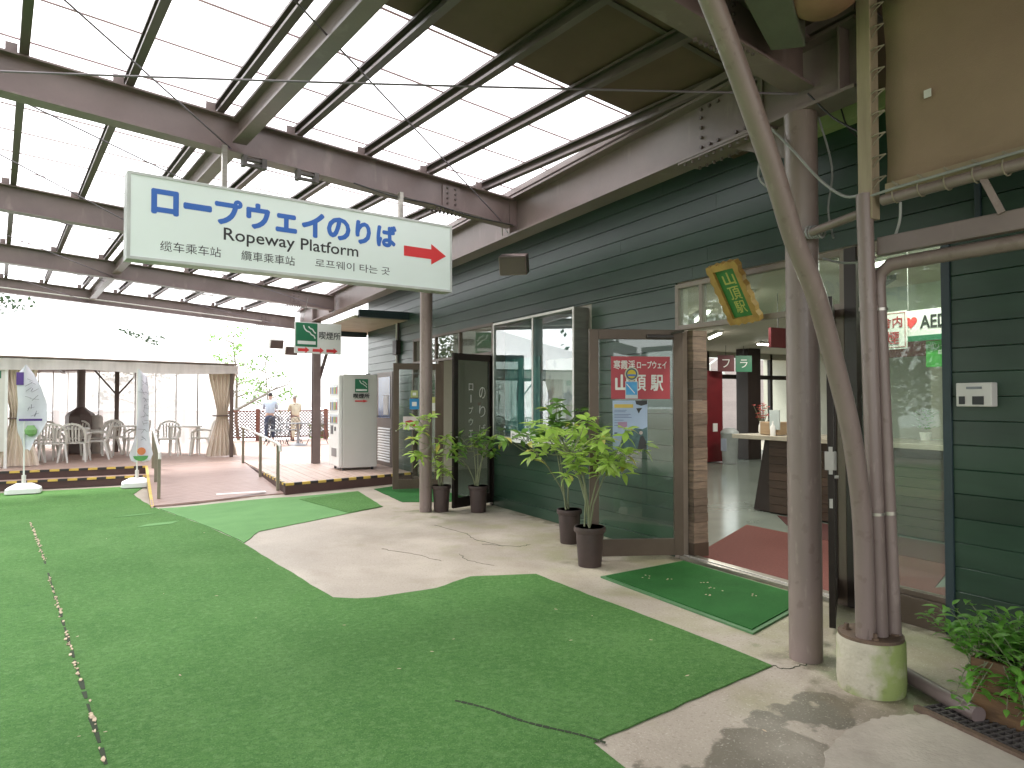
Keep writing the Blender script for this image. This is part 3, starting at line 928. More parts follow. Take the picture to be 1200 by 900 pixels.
# louvred service door near the far corner
MB().box(WX - .05, WX - .025, 13.40, 14.38, .16, 2.10).build('service_door', FRAME, bld, bevel=.003)
sv = bld.children[-1] if bld.children else None
sdoor = [o for o in bpy.data.objects if o.name.startswith('service_door')][0]
MB().box(WX - .056, WX - .051, 13.52, 14.26, 1.15, 2.0).build('window_pane', mat('blue_window', (0.05, 0.10, 0.24), .15), sdoor)
for k in range(13):
    MB().add([(WX - .052, 13.5, .24 + k * .055), (WX - .052, 14.28, .24 + k * .055), (WX - .068, 14.28, .255 + k * .055), (WX - .068, 13.5, .255 + k * .055),
              (WX - .052, 13.5, .285 + k * .055), (WX - .052, 14.28, .285 + k * .055)], [(0, 1, 2, 3), (3, 2, 5, 4), (0, 3, 4), (1, 5, 2)]).build('louvre_slat', OFFWHITE, sdoor)
MB().box(WX - .062, WX - .057, 13.62, 13.9, 1.22, 1.62).build('notice_paper', WHITE, sdoor)

# roof soffit and fascia between girder and wall
MB().box(3.72, 4.9, 2.2, 16.6, 3.80, 3.86).build('dark_soffit', SOLIDROOF, bld)
MB().box(3.66, 4.9, 12.6, 16.6, 3.05, 3.10).build('pale_soffit', SOFFIT, bld)
MB().box(3.70, 4.715, 15.25, 15.35, 2.94, 3.048).build('fascia', NAVY, bld, bevel=.004)
MB().box(3.72, 4.695, 12.5, 12.6, 3.06, 3.20).build('soffit_edge', NAVY, bld)
MB().box(4.60, 4.716, 2.2, 3.9, 3.56, 3.79).build('lit_soffit_strip', PALEGREEN, bld)
# interior shell
MB().box(WX - .0, 17.5, -4, 15.1, -0.06, -0.012).build('interior_floor', FLOORI, bld)
MB().box(WX + .14, 17.5, -4, 15.1, 2.86, 2.92).build('interior_ceiling', CEIL, bld)
MB().box(9.8, 9.9, -4, 5.6, -.01, 2.86).build('interior_wall', CREAM, bld)
MB().box(WX + .14, 9.8, -1.6, -1.5, -.01, 2.86).build('interior_wall', CREAM, bld)
MB().box(17.4, 17.5, 5.6, 15.1, -.01, 2.86).build('interior_wall', CREAM, bld)
MB().box(9.9, 17.4, 5.5, 5.6, -.01, 2.86).build('interior_wall', CREAM, bld)
MB().box(WX + .15, 12.6, 13.9, 14.0, -.01, 2.86).build('interior_wall', CREAM, bld)
# roof over the building interior
MB().box(WX + .14, 17.6, -4, 15.2, 4.1, 4.2).build('roof', SOLIDROOF, bld)
# window wall at the end of the hall
for xx in (12.62, 13.8, 15.4, 16.3, 17.2):
    MB().box(xx, xx + .10, 13.9, 14.0, -.01, 2.86).build('window_mullion', DBROWN, bld)
MB().box(12.72, 17.4, 13.91, 13.99, 2.12, 2.24).build('window_rail', DBROWN, bld)
MB().box(12.72, 17.4, 13.90, 14.0, 2.70, 2.86).build('window_head', CREAM, bld)
MB().box(12.72, 17.4, 13.94, 13.95, -.01, 2.70).build('hall_window_glass', GLASS, bld)
MB().box(13.95, 14.42, 12.6, 13.0, -.01, 2.86).build('pillar', DBROWN, bld, bevel=.01)
# ceiling battens
for (a, b) in (((5.2, 6.6), (9.5, 10.5)), ((7.2, 4.5), (12.0, 9.4))):
    MB().bar((a[0], a[1], 2.835), (b[0], b[1], 2.835), .07, .05).build('ceiling_batten', DBROWN, bld)
# hall lamps
def tube_lamp(x0, y0, x1, y1, label):
    lt_ = thing('ceiling_lamp', label, 'lamp', ((x0 + x1) / 2, (y0 + y1) / 2, 2.8), 'fluorescent lamps in the entrance hall')
    MB().bar((x0, y0, 2.83), (x1, y1, 2.83), .09, .04).build('lamp_housing', WHITE, lt_)
    MB().tube([(x0, y0, 2.79), (x1, y1, 2.79)], .018, 8).build('lit_tube', TUBE, lt_)
    ld = bpy.data.lights.new('lamp_glow', 'AREA')
    ld.shape = 'RECTANGLE'
    ld.size = math.hypot(x1 - x0, y1 - y0)
    ld.size_y = .12
    ld.energy = 9
    ld.color = (1.0, .96, .86)
    lo = bpy.data.objects.new('lamp_glow', ld)
    COL.objects.link(lo)
    lo.parent = lt_
    lo.matrix_parent_inverse = Matrix.Translation(-lt_.location)
    lo.location = ((x0 + x1) / 2, (y0 + y1) / 2, 2.76)
    lo.rotation_euler = (0, 0, math.atan2(y1 - y0, x1 - x0))
tube_lamp(6.6, 5.9, 7.3, 6.9, 'lit fluorescent tube on the hall ceiling just inside the double doors')
tube_lamp(7.3, 7.3, 8.0, 8.3, 'lit fluorescent tube on the hall ceiling beyond the double doors, second in line')
tube_lamp(9.9, 9.6, 10.5, 10.5, 'lit fluorescent tube deep in the hall, seen over the counter')
tube_lamp(6.2, 3.2, 6.2, 4.4, 'lit fluorescent tube above the showcase behind the storefront glass')
tube_lamp(5.04, 2.3, 5.04, 3.3, 'added fluorescent tube close behind the storefront glass to brighten the hanging signs')  # tube added to brighten the signs below it
tube_lamp(8.0, 1.6, 8.0, 2.8, 'lit fluorescent tube above the ticket counter at the right')
tube_lamp(6.5, 9.6, 7.7, 9.6, 'lit fluorescent tube behind the second entrance')
tube_lamp(12.5, 11.0, 13.6, 11.0, 'lit fluorescent tube beside the dark hall pillar')

# ================================================================= HALL CONTENTS
im = thing('entrance_mat', 'red brown carpet mat on the hall floor just inside the double doors', 'mat', (5.5, 4, 0))
MB().prism([(4.80, 5.04), (4.80, 2.9), (6.6, 3.6), (6.6, 6.0)][::-1], -.0115, -.002).build('mat_pile', REDMAT, im)
im2 = thing('entrance_mat', 'dark red runner carpet leading to the counter inside the hall', 'mat', (7, 5, 0))
MB().prism([(6.62, 5.3), (6.62, 3.6), (7.5, 3.9), (7.5, 6.3)][::-1], -.0115, -.003).build('mat_pile', mat('dark_red_mat', (0.07, .016, .014), .9), im2)
im3 = thing('entrance_mat', 'small red mat on the pale floor behind the storefront window', 'mat', (5.3, 2.9, 0))
MB().prism([(4.95, 2.78), (5.75, 2.35), (6.3, 3.1), (5.1, 3.38)], -.0113, -.001).build('mat_pile', REDMAT, im3)

ct = thing('service_counter', 'wood panelled service counter with pale top inside the hall', 'counter', (7.9, 5.6, 0))
MB().box(7.42, 8.4, 4.0, 7.0, .98, 1.04).build('counter_top', COUNTERT, ct, bevel=.006)
MB().box(7.62, 8.2, 4.0, 6.5, .0, .98).build('counter_body', DBROWN, ct)
for k in range(9):
    MB().box(7.585, 7.618, 4.0, 6.5, .01 + k * .108, .01 + k * .108 + .103).build('counter_plank', COUNTERW, ct)
MB().add([(7.62, 6.51, 0), (8.2, 6.51, 0), (8.2, 6.92, 0), (7.62, 6.80, 0), (7.62, 6.51, .98), (8.2, 6.51, .98), (8.2, 6.60, .98), (7.62, 6.60, .98)],
         [(0, 3, 2, 1), (4, 5, 6, 7), (0, 1, 5, 4), (1, 2, 6, 5), (2, 3, 7, 6), (3, 0, 4, 7)]).build('counter_end_panel', DBROWN, ct)

fl = thing('flower_vase', 'white vase of dark red flowers on the hall counter', 'vase', (7.7, 6.7, 1.04))
MB().lathe((7.7, 6.7, 1.04), [(.045, 0), (.06, .05), (.055, .12), (.04, .16), (.045, .18)], 16).build('vase', WHITE, fl, smooth=True)
RFL = mat('red_petals', (0.40, 0.05, 0.04), .7)
ms = MB(); mp = MB()
for i in range(26):
    a = random.random() * 6.28; r = random.uniform(0, .13); h = random.uniform(.22, .42)
    ms.tube([(7.7, 6.7, 1.16), (7.7 + r * math.cos(a), 6.7 + r * math.sin(a), 1.04 + h)], .003, 5)
    c = Vector((7.7 + r * math.cos(a), 6.7 + r * math.sin(a), 1.04 + h))
    for q in range(5):
        b = q * 1.256; mp.add([c, c + Vector((.03 * math.cos(b), .03 * math.sin(b), .012)), c + Vector((.03 * math.cos(b + .8), .03 * math.sin(b + .8), .02))], [(0, 1, 2)])
ms.build('stems', STEMG, fl)['kind'] = 'stuff'; mp.build('petals', RFL, fl)['kind'] = 'stuff'
bx = thing('hand_sanitiser', 'small wooden dispenser box with white pump bottle on the counter', 'dispenser', (7.65, 6.45, 1.04))
MB().prism([(7.55, 6.30), (7.75, 6.30), (7.75, 6.62), (7.55, 6.62)], 1.045, 1.22).build('box', LIGHTWOOD, bx, bevel=.01)
MB().box(7.53, 7.548, 6.28, 6.44, 1.12, 1.38).build('card', mat('pale_card', (.55, .62, .62), .5), bx)
MB().lathe((7.5, 6.36, 1.04), [(.035, 0), (.035, .12), (.012, .15), (.012, .19)], 12).build('bottle', WHITE, bx, smooth=True)

mv = thing('hanging_board', 'maroon board hanging from the hall ceiling over the counter', 'sign', (7.2, 6, 2.3))
MB().box(7.0, 7.9, 5.95, 5.99, 2.17, 2.42).build('board_panel', MAROON, mv)
MB().tube([(7.15, 5.97, 2.42), (7.15, 5.97, 2.86)], .006, 6).build('hanger', CABLE_K, mv)
MB().tube([(7.75, 5.97, 2.42), (7.75, 5.97, 2.86)], .006, 6).build('hanger', CABLE_K, mv)
for (x, y, m_, ch, lab) in ((12.75, 12.2, MAROON, 'フ', 'small dark red square sign hanging by the hall windows'), (13.25, 12.1, SGREEN, 'ラ', 'small green square sign hanging right of the red one by the hall windows'),
                            (11.9, 12.4, NAVY, None, 'small dark square sign hanging left of the red one by the hall windows')):
    o = thing('hanging_sign', lab, 'sign', (x, y, 2.3))
    M_ = frame_mat((x, y, 2.42), (.87, -.49, 0), (0, 0, 1))
    MB(M_).box(-.2, .2, -.2, .2, -.008, .008).build('sign_plate', m_, o)
    MB(M_).tube([(0, .2, 0), (0, .44, 0)], .006, 6).build('hanger', CABLE_K, o)
    if ch: text(ch, M_, 0, 0, .18, .2, WHITE, o, z=.01)

vm = thing('red_vending_machine', 'red vending machine at the far end of the hall', 'vending machine', (12.7, 12.6, 0))
MB().box(12.35, 12.95, 12.5, 13.2, 0, 2.25).build('cabinet', MREDM, vm, bevel=.02)
MB().box(12.335, 12.35, 12.6, 13.1, .9, 1.9).build('display_window', mat('machine_window', (.5, .55, .6), .2), vm)
MB().box(12.6, 12.75, 12.485, 12.5, .75, .95).build('notice_paper', WHITE, vm)
bn = thing('waste_bin', 'grey plastic waste bin beside the red vending machine', 'bin', (12.5, 12.1, 0))
MB().lathe((12.75, 12.1, 0), [(.17, 0), (.21, .7), (.22, .72), (.21, .76), (.12, .84), (.0, .86)], 16).build('bin_body', mat('grey_bin', (.45, .48, .48), .5), bn, smooth=True)
MB().box(12.54, 12.56, 12.02, 12.18, .3, .6).build('bin_label', mat('bin_label', (.5, .55, .7), .5), bn)

# ticket counter / showcase behind the storefront glass
sc = thing('showcase_counter', 'wooden framed showcase counter behind the storefront glass', 'counter', (8.3, 3.6, 0))
MB().box(7.95, 8.7, 1.0, 5.1, .98, 1.03).build('counter_top', SAGE, sc, bevel=.005)
MB().box(8.14, 8.6, 1.0, 5.1, .30, .98).build('counter_body', LIGHTWOOD, sc)
MB().box(8.16, 8.6, 1.0, 5.1, .0, .295).build('plinth', mat('counter_plinth', (.22, .16, .11), .6), sc)
for k in range(5):
    y = 1.1 + k * .82
    MB().box(8.10, 8.138, y, y + .74, .34, .94).build('front_panel', [LIGHTWOOD, WOODPLANK][k % 2], sc, bevel=.004)
    MB().box(8.085, 8.098, y + .08, y + .66, .62, .90).build('display_pane', mat('display_pane%d' % k, [(.12, .11, .1), (.3, .25, .2), (.05, .06, .06)][k % 3], .15, scale=8), sc)
for (y, c_, lab) in ((3.1, (.5, .53, .5), 'tall'), (3.95, (.36, .5, .58), 'blue')):
    pass
pc = thing('poster_column', 'pale blue patterned fabric banner standing behind the counter', 'banner', (9.1, 3.75, 0))
BLUEF = mat('blue_pattern_cloth', (.50, .60, .64), .7, col2=(.22, .38, .52), scale=9)
mbp = MB()
Nf = 14
mbp.add([(9.0 + .03 * math.sin(i * 1.7), 3.35 + i * .055, z) for i in range(Nf) for z in (1.04, 2.15)], [(2 * i, 2 * i + 2, 2 * i + 3, 2 * i + 1) for i in range(Nf - 1)])
mbp.build('cloth', BLUEF, pc, smooth=True)
MB().tube([(9.0, 3.33, 2.15), (9.0, 4.1, 2.15)], .012, 8).build('rod', ALU, pc)
MB().tube([(9.03, 3.7, .0), (9.03, 3.7, 2.15)], .012, 8).build('rod', ALU, pc)
bk = thing('paper_basket', 'white paper bag with leaflets standing on the showcase counter', 'bag', (8.3, 2.9, 1.03))
MB().prism([(8.12, 2.72), (8.30, 2.72), (8.30, 2.90), (8.12, 2.90)], 1.031, 1.20).build('bag', WHITE, bk)
MB().box(8.15, 8.16, 2.74, 2.88, 1.2, 1.3).build('leaflet', mat('orange_leaflet', (.55, .25, .12), .6), bk)
tr = thing('cash_tray', 'black cash tray on the showcase counter', 'tray', (8.2, 3.2, 1.03))
MB().box(8.08, 8.30, 3.08, 3.40, 1.031, 1.06).build('tray', BLACKT, tr, bevel=.008)
gp = thing('desk_plant', 'small yellow green desk plant on the showcase counter', 'plant', (8.2, 4.8, 1.03))
MB().lathe((8.2, 4.75, 1.031), [(.05, 0), (.065, .1)], 12).build('pot', WHITE, gp)
mlf = MB()
for i in range(60):
    a = random.random() * 6.28; r = random.uniform(.02, .12); h = random.uniform(.1, .32)
    c = Vector((8.2 + r * math.cos(a), 4.75 + r * math.sin(a), 1.06 + h)); d_ = Vector((math.cos(a), math.sin(a), .4)) * .05; s_ = Vector((-math.sin(a), math.cos(a), 0)) * .018
    mlf.add([c, c + d_ * .5 + s_, c + d_, c + d_ * .5 - s_], [(0, 1, 2, 3)])
mlf.build('foliage', HERB, gp)

def panel_sign(name, label, M, w, h, m, cat='sign', th=.008, rim=None):
    o = thing(name, label, cat, (M[0][3], M[1][3], M[2][3]))
    MB(M).box(-w / 2, w / 2, -h / 2, h / 2, -th, 0).build('panel', m, o)
    return o
FX = lambda X, y, z: frame_mat((X, y, z), (0, -1, 0), (0, 0, 1))      # faces -X
M_ = FX(5.34, 3.07, 2.085)
aed = panel_sign('aed_sign', 'white AED sign with red heart and green strip inside the storefront window', M_, .46, .24, WHITE)
text('AED', M_, .05, .025, .20, .095, BLACKT, aed, bold=.003)
hm = MB(M_); pts = []
for i in range(20):
    a = 2 * math.pi * i / 20
    pts.append((-.125 + .0035 * 16 * math.sin(a) ** 3 * .9, .03 + .0035 * (13 * math.cos(a) - 5 * math.cos(2 * a) - 2 * math.cos(3 * a) - math.cos(4 * a)) * .95))
hm.prism(pts[::-1], .002, .003).build('heart_mark', REDT, aed)
MB(M_).box(-.23, .23, -.12, -.078, .001, .002).build('green_strip', SGREEN, aed)
MB().tube([(5.345, 3.07 - .15, 2.20), (5.345, 3.07 - .15, 2.86)], .003, 5).build('hanger', CABLE_G, aed)
MB().tube([(5.345, 3.07 + .15, 2.20), (5.345, 3.07 + .15, 2.86)], .003, 5).build('hanger', CABLE_G, aed)
M_ = FX(5.30, 3.375, 2.06)
ns = panel_sign('no_smoking_sign', 'white sign with red characters inside the storefront window beside the pipes', M_, .34, .30, WHITE)
tb = MB(M_)
text('駅舎内', M_, 0, .065, .27, .085, CRIM, ns, bold=.0015)
text('禁煙', M_, 0, -.06, .22, .10, CRIM, ns, bold=.0015)
for b_ in ((-.155, .155, .132, .136), (-.155, .155, -.136, -.132), (-.159, -.155, -.136, .136), (.155, .159, -.136, .136)):
    tb.box(b_[0], b_[1], b_[2], b_[3], .001, .002)
tb.build('border', CRIM, ns)
M_ = FX(5.37, 2.99, 1.86)
gp2 = panel_sign('green_poster', 'bright green poster below the AED sign', M_, .22, .20, BGREEN)
text('オリーブ', M_, .0, .06, .17, .032, WHITE, gp2)
text('館', M_, .0, .012, .035, .035, WHITE, gp2)
mc2 = thing('maroon_counter_sign', 'dark red counter sign with white figure hanging behind the slanted pipe', 'sign', (5.2, 3.6, 1.9))
M_ = FX(5.3, 3.78, 1.93)
MB(M_).box(-.11, .13, -.075, .075, -.006, 0).build('panel', MAROON, mc2)
text('さ', M_, 0, 0, .09, .1, WHITE, mc2)
mh = thing('header_board', 'long maroon header board above the ticket counter', 'sign', (8.0, 3.2, 2.1))
MB().box(7.98, 8.02, 1.0, 5.2, 2.02, 2.20).build('board_panel', MAROON, mh)
MB().box(8.0, 8.04, 1.0, 5.2, 2.202, 2.86).build('valance_panel', SAGE, mh)

# ================================================================= CANOPY
A77 = R(7.7)
MCN = Matrix.Rotation(A77, 4, 'Z')
cnp = thing('canopy', 'brown steel canopy with translucent roof sheets over the forecourt', 'canopy', (2, 6, 0))
zt = lambda x: 3.86 - 0.06 * x
xe = lambda t: (3.55 + 0.134 * t) / 0.991
TB = (2.23, 5.77, 9.31, 12.85, 16.4)
for t_ in TB:
    mb = MB(MCN)
    mb.M = MCN @ Matrix.Translation((0, t_, 0))
    x1 = xe(t_) - .06
    mb.ibeam(-1.75, x1, zt(-1.75), zt(x1), .285, .15)
    b = mb.build('cross_beam', STEEL, cnp)
    # bolted splice plates near the girder
    sp = MB(MCN @ Matrix.Translation((0, t_, 0)))
    bl = MB(MCN @ Matrix.Translation((0, t_, 0)))
    xs_ = x1 - .75
    for sy in (-1, 1):
        sp.box(xs_ - .10, xs_ + .10, sy * .006, sy * .020, zt(xs_) - .25, zt(xs_) - .04)
        for ix in (-.045, .045):
            for iz in (-.215, -.165, -.115, -.065):
                bl.tube([(xs_ + ix, sy * .018, zt(xs_) + iz), (xs_ + ix, sy * .034, zt(xs_) + iz)], .012, 6)
    for ix in range(-4, 5):
        for iy in (-.05, .05):
            bl.tube([(xs_ + ix * .045, iy, zt(xs_) - .285), (xs_ + ix * .045, iy, zt(xs_) - .305)], .011, 6)
    sp.build('splice_plate', STEEL, cnp)
    bl.build('splice_bolts', STEEL_D, cnp)['kind'] = 'stuff'
# tie beams between cross beams
for a, b in zip(TB, TB[1:]):
    mb = MB(MCN)
    z_ = zt(1.53) - .015
    mb.box(1.475, 1.585, a + .08, b - .08, z_ - .02, z_)
    mb.box(1.475, 1.585, a + .08, b - .08, z_ - .20, z_ - .18)
    mb.box(1.522, 1.538, a + .08, b - .08, z_ - .18, z_ - .02)
    mb.build('tie_beam', STEEL, cnp)
MB(MCN).box(1.475, 1.585, -2, 2.15, zt(1.53) - .2, zt(1.53) - .015).build('tie_beam', STEEL, cnp)
# purlins (C sections) with cleats
PX = [.12 + .635 * k for k in range(-2, 8)]
for x in PX:
    ts = max(-2.0, (x * .991 - 3.50) / .134)
    if ts > 16: continue
    z0 = zt(x)
    mb = MB(MCN)
    mb.box(x + .026, x + .029, ts, 16.55, z0 + .003, z0 + .10)          # web
    mb.box(x - .026, x + .026, ts, 16.55, z0 + .003, z0 + .006)
    mb.box(x - .026, x + .026, ts, 16.55, z0 + .097, z0 + .10)
    mb.box(x - .026, x - .023, ts, 16.55, z0 + .006, z0 + .024)
    mb.box(x - .026, x - .023, ts, 16.55, z0 + .08, z0 + .097)
    mb.build('purlin', STEEL_D, cnp)
    for t_ in TB:
        if t_ > ts:
            MB(MCN).box(x - .105, x - .035, t_ - .045, t_ - .038, z0 + .003, z0 + .075).build('cleat', STEEL, cnp)
# girder along the post line
mb = MB()
for z0, z1, w in ((3.60, 3.62, .20), (3.22, 3.24, .20), (3.24, 3.60, .014)):
    mb.box(3.55 - w / 2, 3.55 + w / 2, 2.36, 16.75, z0, z1)
mb.box(3.457, 3.50, 2.36, 16.75, 3.645, 3.70)
mb.build('girder', STEEL, cnp)
for y in (2.45, 6.27, 8.9, 10.0, 13.7, 15.1):
    MB().box(3.456, 3.542, y, y + .012, 3.242, 3.598).build('girder_stiffener', STEEL, cnp)
sp = MB(); bl = MB()
sp.box(3.525, 3.542, 3.05, 3.62, 3.25, 3.59)
sp.box(3.455, 3.645, 2.95, 3.75, 3.205, 3.219)
for iy in (3.10, 3.18, 3.26, 3.42, 3.50, 3.58):
    for iz in (3.29, 3.36, 3.43, 3.50, 3.56):
        if iy in (3.10, 3.58) or iz in (3.29, 3.56) or iy in (3.18,):
            bl.tube([(3.526, iy, iz), (3.508, iy, iz)], .012, 6)
for k in range(11):
    for sx in (-.07, .07):
        bl.tube([(3.55 + sx, 3.0 + k * .07, 3.205), (3.55 + sx, 3.0 + k * .07, 3.187)], .011, 6)
sp.build('splice_plate', STEEL, cnp); bl.build('splice_bolts', STEEL_D, cnp)['kind'] = 'stuff'
# knee gusset at the big post
MB().add([(3.55, 2.84, 3.22), (3.55, 3.35, 3.22), (3.55, 2.84, 2.98), (3.56, 2.84, 3.22), (3.56, 3.35, 3.22), (3.56, 2.84, 2.98)],
         [(0, 1, 2), (3, 5, 4), (0, 3, 4, 1), (1, 4, 5, 2), (2, 5, 3, 0)]).build('gusset_plate', STEEL, cnp)
# posts
MB().tube([(3.52, 2.76, -.02), (3.52, 2.76, 3.22)], .094, 32).build('post', POLE, cnp, smooth=True)
MB().tube([(3.60, 8.93, -.02), (3.60, 8.93, 3.22)], .086, 28).build('post', POLE, cnp, smooth=True)
mb = MB()
mb.box(3.47, 3.63, 15.02, 15.035, .14, 3.22); mb.box(3.47, 3.63, 15.165, 15.18, .14, 3.22); mb.box(3.543, 3.557, 15.035, 15.165, .14, 3.22)
mb.build('post', STEEL, cnp)
MB().tube([(3.62, 15.1, 2.0), (3.95, 15.25, 3.05)], .04, 10).build('knee_brace', STEEL, cnp, smooth=True)
JOINT = sheet_mat('joint_strip', (.50, .40, .40), trans=0.05, tl=0.5)
# translucent corrugated sheets
tt = 3.74
i = 0
while tt < 16.6:
    t1 = min(tt + .66, 16.7)
    vs = []; fs = []
    ncor = int((t1 - tt) / .075)
    NN = ncor * 4 + 1
    xa = -1.8; xb = xe(tt) - .02
    for j in range(NN):
        y = tt + (t1 - tt + .03) * j / (NN - 1)
        w = .011 * math.sin(2 * math.pi * j / 4)
        zz = .125 + w + (.012 if i % 2 else 0)
        xb = xe(y) - .02
        for x in (xa, xb):
            vs.append((x, y, zt(x) + zz))
    fs = [(2 * j, 2 * j + 1, 2 * j + 3, 2 * j + 2) for j in range(NN - 1)]
    o = MB(MCN).add(vs, fs).build('roof_sheet', SHEET, cnp, smooth=True)
    MB(MCN).add([(xa, tt - .006, zt(xa) + .10), (xb, tt - .006, zt(xb) + .10), (xb, tt + .008, zt(xb) + .10), (xa, tt + .008, zt(xa) + .10),
                 (xa, tt - .006, zt(xa) + .108), (xb, tt - .006, zt(xb) + .108), (xb, tt + .008, zt(xb) + .108), (xa, tt + .008, zt(xa) + .108)],
                [(0, 3, 2, 1), (4, 5, 6, 7), (0, 1, 5, 4), (1, 2, 6, 5), (2, 3, 7, 6), (3, 0, 4, 7)]).build('sheet_joint', JOINT, cnp)
    tt += .66
    i += 1
# solid roof boards nearer the camera, running on over the wall
for k in range(7):
    t0 = 3.72 - (k + 1) * .91
    mb = MB(MCN)
    x1 = 5.6
    mb.add([(-1.8, t0 + .006, zt(-1.8) + .115), (x1, t0 + .006, zt(x1) + .115), (x1, t0 + .904, zt(x1) + .115), (-1.8, t0 + .904, zt(-1.8) + .115),
            (-1.8, t0 + .006, zt(-1.8) + .14), (x1, t0 + .006, zt(x1) + .14), (x1, t0 + .904, zt(x1) + .14), (-1.8, t0 + .904, zt(-1.8) + .14)],
           [(0, 3, 2, 1), (4, 5, 6, 7), (0, 1, 5, 4), (1, 2, 6, 5), (2, 3, 7, 6), (3, 0, 4, 7)])
    mb.build('roof_board', SOLIDROOF, cnp)
    MB(MCN).add([(-1.8, t0 - .02, zt(-1.8) + .103), (5.6, t0 - .02, zt(5.6) + .103), (5.6, t0 + .02, zt(5.6) + .103), (-1.8, t0 + .02, zt(-1.8) + .103),
                 (-1.8, t0 - .02, zt(-1.8) + .1145), (5.6, t0 - .02, zt(5.6) + .1145), (5.6, t0 + .02, zt(5.6) + .1145), (-1.8, t0 + .02, zt(-1.8) + .1145)],
                [(0, 3, 2, 1), (4, 5, 6, 7), (0, 1, 5, 4), (1, 2, 6, 5), (2, 3, 7, 6), (3, 0, 4, 7)]).build('board_seam', STEEL_D, cnp)
MB(MCN).bar((-1.8, 16.64, zt(-1.8) - .12), (5.3, 16.64, zt(5.3) - .12), .12, .13).build('gutter', STEEL, cnp)
MB(MCN).tube([(-1.8, 16.22, zt(-1.8) - .20), (4.9, 16.22, zt(4.9) - .22)], .012, 6).build('conduit', OFFWHITE, cnp)
# bracing rods
def onb(x, t, dz=0):
    p = MCN @ Vector((x, t, zt(x) + dz))
    return tuple(p)
for a, b in zip(TB, TB[1:]):
    MB().tube([onb(xe(b) - .15, b, -.27), onb(-.6, a, -.1)], .006, 6).build('bracing_rod', CABLE_P, cnp)
    MB().tube([onb(1.5, b, -.25), onb(-1.7, a, -.05)], .006, 6).build('bracing_rod', CABLE_P, cnp)

WA = (-3.2, 6.6, 3.66)
# long twisted wire strung across, and loose cables
def sag(a, b, s, n=16):
    a = Vector(a); b = Vector(b)
    return [tuple(a.lerp(b, i / n) - Vector((0, 0, s * 4 * (i / n) * (1 - i / n)))) for i in range(n + 1)]
o = MB().tube(sag((-4.2, 9.3, 5.2) if False else WA, (3.45, 2.72, 3.32), .03, 30), .0065, 6).build('strung_wire', CABLE_P)
tag(o, 'long dark twisted wire strung level across the canopy in front of the roof', 'wire')
stt = MB().tube([(0.05, 8.1, 3.30), tuple(MCN @ Vector((.75, 5.75, 2.85)))], .014, 8).build('sign_stay', OFFWHITE)
tag(stt, 'pale slanting stay rod running down to the left end of the big hanging sign', 'rod')

# ================================================================= ROPEWAY SIGN
rs = thing('platform_sign', 'long mint sign with blue Japanese lettering and red arrow hanging from the canopy', 'sign', tuple(MCN @ Vector((2.08, 5.6, 2.8))))
MS = frame_mat(tuple(MCN @ Vector((2.075, 5.535, 2.83))), tuple(MCN.to_3x3() @ Vector((1, 0, 0.004))), (0, 0, 1))
W_, H_ = 2.70, .63
MB(MS).box(-W_ / 2, W_ / 2, -H_ / 2, H_ / 2, -.15, -.004).build('light_box', SIGNRIM, rs, bevel=.006)
MB(MS).box(-W_ / 2 + .022, W_ / 2 - .022, -H_ / 2 + .022, H_ / 2 - .022, -.003, .0).build('sign_face', SIGNFACE, rs)
ri = MB(MS)
for b_ in ((-W_ / 2, W_ / 2, H_ / 2 - .022, H_ / 2), (-W_ / 2, W_ / 2, -H_ / 2, -H_ / 2 + .022), (-W_ / 2, -W_ / 2 + .022, -H_ / 2 + .022, H_ / 2 - .022), (W_ / 2 - .022, W_ / 2, -H_ / 2 + .022, H_ / 2 - .022)):
    ri.box(b_[0], b_[1], b_[2], b_[3], -.003, .006)
ri.build('rim', mat('sign_rim_pale', (.60, .62, .60), .4), rs, bevel=.002)
sx = lambda s_: s_ - 2.075
# characters one by one so they keep their spacing
chars = 'ロープウェイのりば'
x0_, x1_ = sx(.86), sx(2.86)
pitch = (x1_ - x0_) / 9
tb = MB(MS)
dims = {'ロ': (.165, .165), 'ー': (.18, .030), 'プ': (.185, .185), 'ウ': (.165, .185), 'ェ': (.155, .13), 'イ': (.175, .19), 'の': (.19, .175), 'り': (.125, .185), 'ば': (.175, .18)}
for i, ch in enumerate(chars):
    w, h = dims[ch]
    cy = .125 - (.02 if ch == 'ェ' else 0)
    text(ch, MS, x0_ + pitch * (i + .5), cy, w, h, BLUE, rs, z=.001, bold=.010, name='character')
text('Ropeway Platform', MS, sx(1.93), -.06, 1.10, .125, BLACKT, rs, z=.001, bold=.0012)
text('缆车乘车站', MS, sx(1.15), -.195, .42, .075, BLACKT, rs, z=.001)
text('纜車乘車站', MS, sx(1.72), -.195, .42, .075, BLACKT, rs, z=.001)
text('로프웨이 타는 곳', MS, sx(2.44), -.185, .68, .070, BLACKT, rs, z=.001)
arrow(MS, sx(3.14), .02, .44, .19, REDT, rs, z=.001)
for s_ in (1.40, 2.93):
    MB(MCN).box(s_ - .018, s_ + .018, 5.60, 5.64, 3.145, zt(s_) - .285).build('hanger', ALU, rs)
# clamp brackets on the beam flange beside the hangers
for s_ in (1.62, 2.06):
    mb = MB(MCN)
    mb.box(s_ - .03, s_ + .12, 5.70, 5.74, zt(s_) - .365, zt(s_) - .345); mb.box(s_ - .03, s_ + .12, 5.70, 5.74, zt(s_) - .32, zt(s_) - .30)
    mb.box(s_ - .06, s_ - .03, 5.68, 5.76, zt(s_) - .37, zt(s_) - .287); mb.box(s_ + .09, s_ + .13, 5.69, 5.76, zt(s_) - .37, zt(s_) - .287)
    mb.build('beam_clamp', GRATE, cnp)

